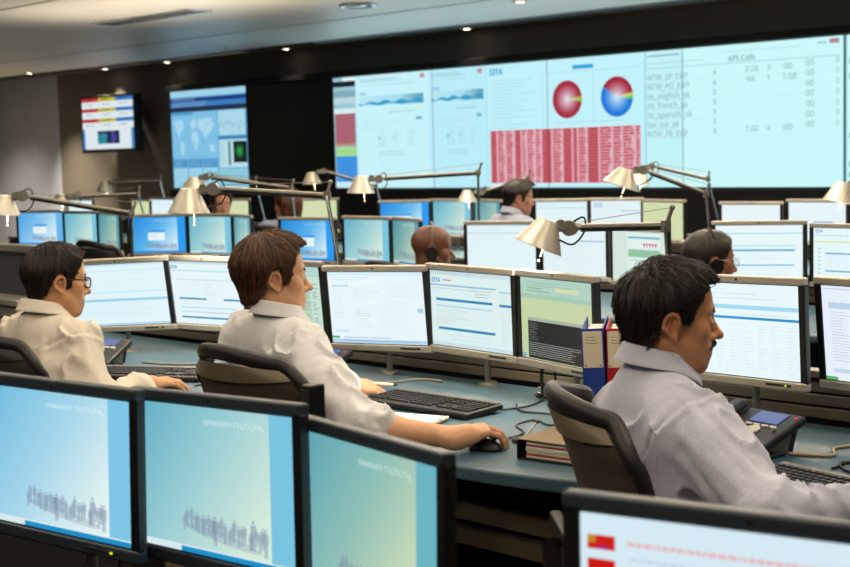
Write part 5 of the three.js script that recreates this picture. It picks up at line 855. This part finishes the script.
function phone(x, z, th, label) {
  const t = thing('desk_phone', label, 'phone', V(x, DESK, z), th * D2R, 'black desk phones');
  const tilt = .33, up = (g) => xf(g, V(.015, .052, 0), [tilt, 0, 0]);
  mesh('body', merge(up(rbox(.185, .022, .205, .008, .01, 0, 0)), xf(rbox(.17, .01, .11, .004, .02, .006, .02), V(0, 0, 0)), box(.15, .075, .012, .02, .04, -.075, [-.35, 0, 0])), MAT.phone, t);
  mesh('foot', rbox(.012, .06, .08, .004, .085, .033, -.03, [-.3, 0, 0], 1), MAT.aluDark, t);
  const hs = mesh('handset', merge(up(rbox(.046, .03, .2, .014, -.098, .022, 0)), up(rbox(.05, .024, .05, .012, -.098, .01, -.075)), up(rbox(.05, .024, .05, .012, -.098, .01, .075))), MAT.phone, t);
  const sc = mesh('display', up(rbox(.09, .003, .052, .001, .016, .0125, -.062, null, 1)), std(0x11141c, .3, 0, { emissive: 0x6f86d8, emissiveIntensity: .42 }), t);
  for (let i = 0; i < 4; i++) mesh('soft_key', up(rbox(.02, .004, .009, .0015, -.018 + i * .026, .0125, -.022, null, 1)), MAT.phoneKey, t);
  mesh('dial_ring', up(xf(new THREE.CylinderGeometry(.02, .02, .005, 24), V(.015, .0125, .004))), MAT.phoneKey, t);
  for (let r = 0; r < 4; r++) for (let c = 0; c < 3; c++) mesh('dial_key', up(xf(new THREE.CylinderGeometry(.0075, .0075, .005, 12), V(-.012 + c * .025, .0125, .034 + r * .0165), null, V(1.2, 1, .8))), MAT.phoneKey, t);
  mesh('message_light', up(rbox(.006, .004, .006, .001, .088, .0125, -.078, null, 1)), std(0x400806, .4, 0, { emissive: 0xff2a18, emissiveIntensity: .9 }), t);
}
phone(.805, -3.51, -54, 'black desk phone with blue display beside moustached man');
phone(-1.275, -5.31, -18, 'black desk phone with violet display beside man with glasses');
phone(-.41, -4.90, -45, 'black desk phone half hidden by arm of brown-haired man');
const mouseShape = (() => { const g = netMesh((x, y, z) => Math.max(ell([0, 0, 0], [.031, .030, .052]).f(x, y, z), -y + .0005), [-.04, -.005, -.065], [.04, .045, .065], .004); return g; })();
function mouse(x, z, th, label, mat = MAT.black) { const t = thing('computer_mouse', label, 'mouse', V(x, DESK, z), th * D2R, 'computer mice'); mesh('shell', mouseShape, mat, t); mesh('wheel', cyl(.006, .006, .006, 0, .032, -.03, [0, 0, Math.PI / 2], 12), MAT.charcoal, t); }
mouse(.147, -3.615, -130, 'black mouse under the hand of brown-haired man');
mouse(-.868, -4.648, -130, 'black mouse under the hand of man with glasses');
mouse(.46, -4.02, -60, 'pale mouse beside the upright binders', std(0x8f8c86, .4));
{ // loose sheet pad with ring binding
  const t = thing('notebook', 'white ring-bound notepad below the middle keyboard', 'notebook', V(-.100, DESK, -3.955), -29 * D2R);
  mesh('back_cover', rbox(.215, .004, .285, .001, 0, .002, 0, null, 1), std(0x6f6656, .8), t);
  for (let i = 0; i < 3; i++) mesh('page', rbox(.21, .0025, .28, .0008, rr(-.002, .002), .0055 + i * .003, rr(-.002, .002), [0, rr(-.01, .01), 0], 1), MAT.paper, t);
  for (let i = 0; i < 12; i++) mesh('ring', xf(new THREE.TorusGeometry(.007, .0013, 6, 14), V(.104, .008, -.13 + i * .0236), [0, 0, 0]), MAT.chrome, t);
}
{ // stylus held in the left hand
  const t = thing('stylus', 'cream stick held in left hand of brown-haired man', 'stylus', V(-.175, .752, -4.505), 0);
  mesh('shaft', rod(V(-.045, .012, .02), V(.062, -.004, -.012), .0065, .0055, 10), std(0xe6ddc6, .5), t); mesh('tip', rod(V(.062, -.004, -.012), V(.076, -.006, -.016), .0055, .002, 10), MAT.charcoal, t);
}
{ // lever-arch file lying on the desk
  const t = thing('ring_binder', 'black ring binder with tan cover lying on the desk edge', 'ring binder', V(.432, DESK, -3.515), -38.5 * D2R);
  mesh('cover', merge(rbox(.30, .004, .30, .0015, 0, .003, 0, null, 1), rbox(.006, .05, .30, .002, -.148, .026, 0, null, 1)), MAT.black, t);
  mesh('lid', rbox(.30, .004, .30, .0015, 0, .051, 0, [0, 0, -.01], 1), std(0x8c7a5e, .7), t);
  const tones = [MAT.paper, std(0xb9503e, .8), MAT.paper, std(0xd8cdb6, .85), MAT.paper, std(0xa9483a, .8), MAT.paper];
  for (let i = 0; i < 7; i++) mesh('page_stack', rbox(.27 + rr(-.004, .004), .0052, .285, .0008, .006 + rr(-.003, .003), .0085 + i * .0058, rr(-.002, .003), null, 1), tones[i], t);
}
function binder(x, z, th, mat, label, lean = 0) {
  const t = thing('lever_arch_file', label, 'binder', V(x, DESK, z), th * D2R, 'binders standing on the desk');
  const L = (g) => xf(g, V(0, 0, 0), [0, 0, lean]);
  mesh('spine', L(rbox(.058, .315, .005, .0015, 0, .1585, .0, null, 1)), mat, t);
  for (const s of [-1, 1]) mesh('cover', L(rbox(.0035, .315, .275, .001, s * .0272, .1585, -.1385, null, 1)), mat, t);
  mesh('page_stack', L(box(.044, .29, .25, 0, .15, -.14)), MAT.paper, t);
  const lb = mesh('spine_label', L(rbox(.05, .095, .0015, .0005, 0, .262, .0031, null, 1)), std(0xffffff, .8, 0, { map: canvasTex(128, 320, (g, W, H) => { g.fillStyle = '#eadfc6'; g.fillRect(0, 0, W, H); lines(g, 24, 50, 80, 3, 26, '#8d8472', 7, .3); g.fillStyle = '#6b6456'; g.fillRect(8, H - 24, 10, 14); g.fillRect(W - 22, H - 24, 10, 14); }) }), t);
  mesh('finger_tab', L(rbox(.016, .05, .004, .0015, 0, .06, .0035, null, 1)), mat, t);
}
binder(.437, -3.585, -10, std(0x1f3f9c, .45), 'blue binder with cream spine label standing on the desk', .03);
binder(.497, -3.575, -10, std(0xb0141c, .45), 'red binder with cream spine label standing on the desk', .02);
binder(.557, -3.565, -10, std(0xd8cba8, .6), 'cream binder standing behind head of moustached man', .01);
// cables and a headset left on the desk
const floorY = DESK + .0042;
const cable = (pts, r, label, mat = MAT.cable) => { const p0 = V(pts[0][0], DESK, pts[0][1]); userData(mesh('cable', tube(pts.map(([x, z, y = 0]) => V(x, floorY + y, z)), r, pts.length * 10, 6), mat), label, 'cable', 'cables lying on the desks'); };
cable([[.205, -3.72], [.26, -3.80], [.25, -3.92], [.31, -3.98], [.34, -3.90], [.40, -3.94], [.36, -4.06], [.28, -4.12], [.27, -4.25]], .0028, 'black mouse cable looping between keyboard and tan binder');
cable([[.22, -4.15], [.30, -4.20], [.36, -4.33], [.34, -4.40]], .003, 'black cable running from the keyboard to the rail');
cable([[-.30, -4.80], [-.22, -4.72], [-.12, -4.72], [-.02, -4.76], [.05, -4.70]], .004, 'grey cable curving behind the middle keyboard', MAT.cableGrey);
cable([[-.80, -4.75], [-.74, -4.82], [-.78, -4.95], [-.86, -5.08], [-.98, -5.20], [-1.08, -5.16]], .003, 'black cable beside keyboard of man with glasses');
cable([[-1.10, -5.35], [-.98, -5.28], [-.86, -5.26], [-.70, -5.30]], .004, 'grey phone cable behind keyboard of man with glasses', MAT.cableGrey);
cable([[.90, -3.45], [1.0, -3.42], [1.03, -3.50], [1.1, -3.52], [1.14, -3.46]], .0045, 'beige phone cable beside the phone with blue display', std(0xa8967a, .6));
cable([[.96, -3.28], [1.02, -3.34], [1.07, -3.30], [1.05, -3.22], [.99, -3.24], [1.0, -3.34], [1.12, -3.24], [1.2, -3.1]], .0035, 'black looped cable near right picture edge');
cable([[.365, -4.37, .11], [.358, -4.355, .06], [.362, -4.345, .02], [.37, -4.33, 0]], .006, 'thick black cable hanging below the terminal monitor');
cable([[.395, -4.345, .11], [.40, -4.33, .05], [.392, -4.31, 0]], .004, 'thin black cable hanging below the terminal monitor');
{
  const t = thing('headset', 'small black headset with thin silver boom beside mouse', 'headset', V(.245, DESK, -3.70), 0);
  mesh('ear_piece', xf(new THREE.TorusGeometry(.020, .0055, 8, 24), V(0, .0065, 0), [Math.PI / 2, 0, 0]), MAT.black, t);
  mesh('boom', rod(V(.01, .007, -.01), V(.055, .03, -.125), .0026), MAT.aluDark, t); mesh('microphone', xf(new THREE.SphereGeometry(.0085, 10, 8), V(.055, .03, -.125), null, V(1, .7, 1.4)), MAT.black, t);
}
{ // metal clips on the back edge
  for (const [x, z, d] of [[.352, -4.36, 'nearer the keyboard'], [.385, -4.325, 'nearer the binders']]) { const t = thing('cable_clip', 'small metal cable clip on the desk, ' + d, 'clip', V(x, DESK, z), -45 * D2R); mesh('base', rbox(.02, .014, .014, .003, 0, .007, 0, null, 1), MAT.charcoal, t); mesh('loop', xf(new THREE.TorusGeometry(.009, .0025, 6, 14), V(0, .024, 0)), MAT.chrome, t); }
}
{ // low beige box under the front monitors
  const t = thing('computer_box', 'low beige box under the front monitors at bottom picture edge', 'computer', V(-.50, DESK, -2.545), -42 * D2R);
  mesh('casing', rbox(.15, .078, .11, .005, 0, .039, 0), MAT.beige, t); mesh('front_seam', box(.004, .07, .004, -.06, .039, .056), MAT.charcoal, t);
}
{ // dark column between the front monitors
  const t = thing('speaker', 'slim black speaker standing between two front monitors', 'speaker', V(-.199, DESK, -2.40), -45 * D2R);
  mesh('cabinet', rbox(.027, .386, .034, .004, 0, .193, 0), MAT.black, t); mesh('grille', rbox(.022, .37, .003, .001, 0, .193, .0175, null, 1), MAT.charcoal, t);
}
{ const s = thing('sprinkler', 'small ceiling sprinkler head beside the downlight', 'sprinkler', SN(-15.4, 11.7, CEIL)); mesh('stem', cyl(.012, .012, .05, 0, -.02, 0), MAT.chrome, s); mesh('deflector', cyl(.035, .03, .006, 0, -.048, 0), MAT.chrome, s); }
scene.traverse((o) => { if (o.isLight && !o.isRectAreaLight) o.castShadow = true; });
renderer.render(scene, camera);
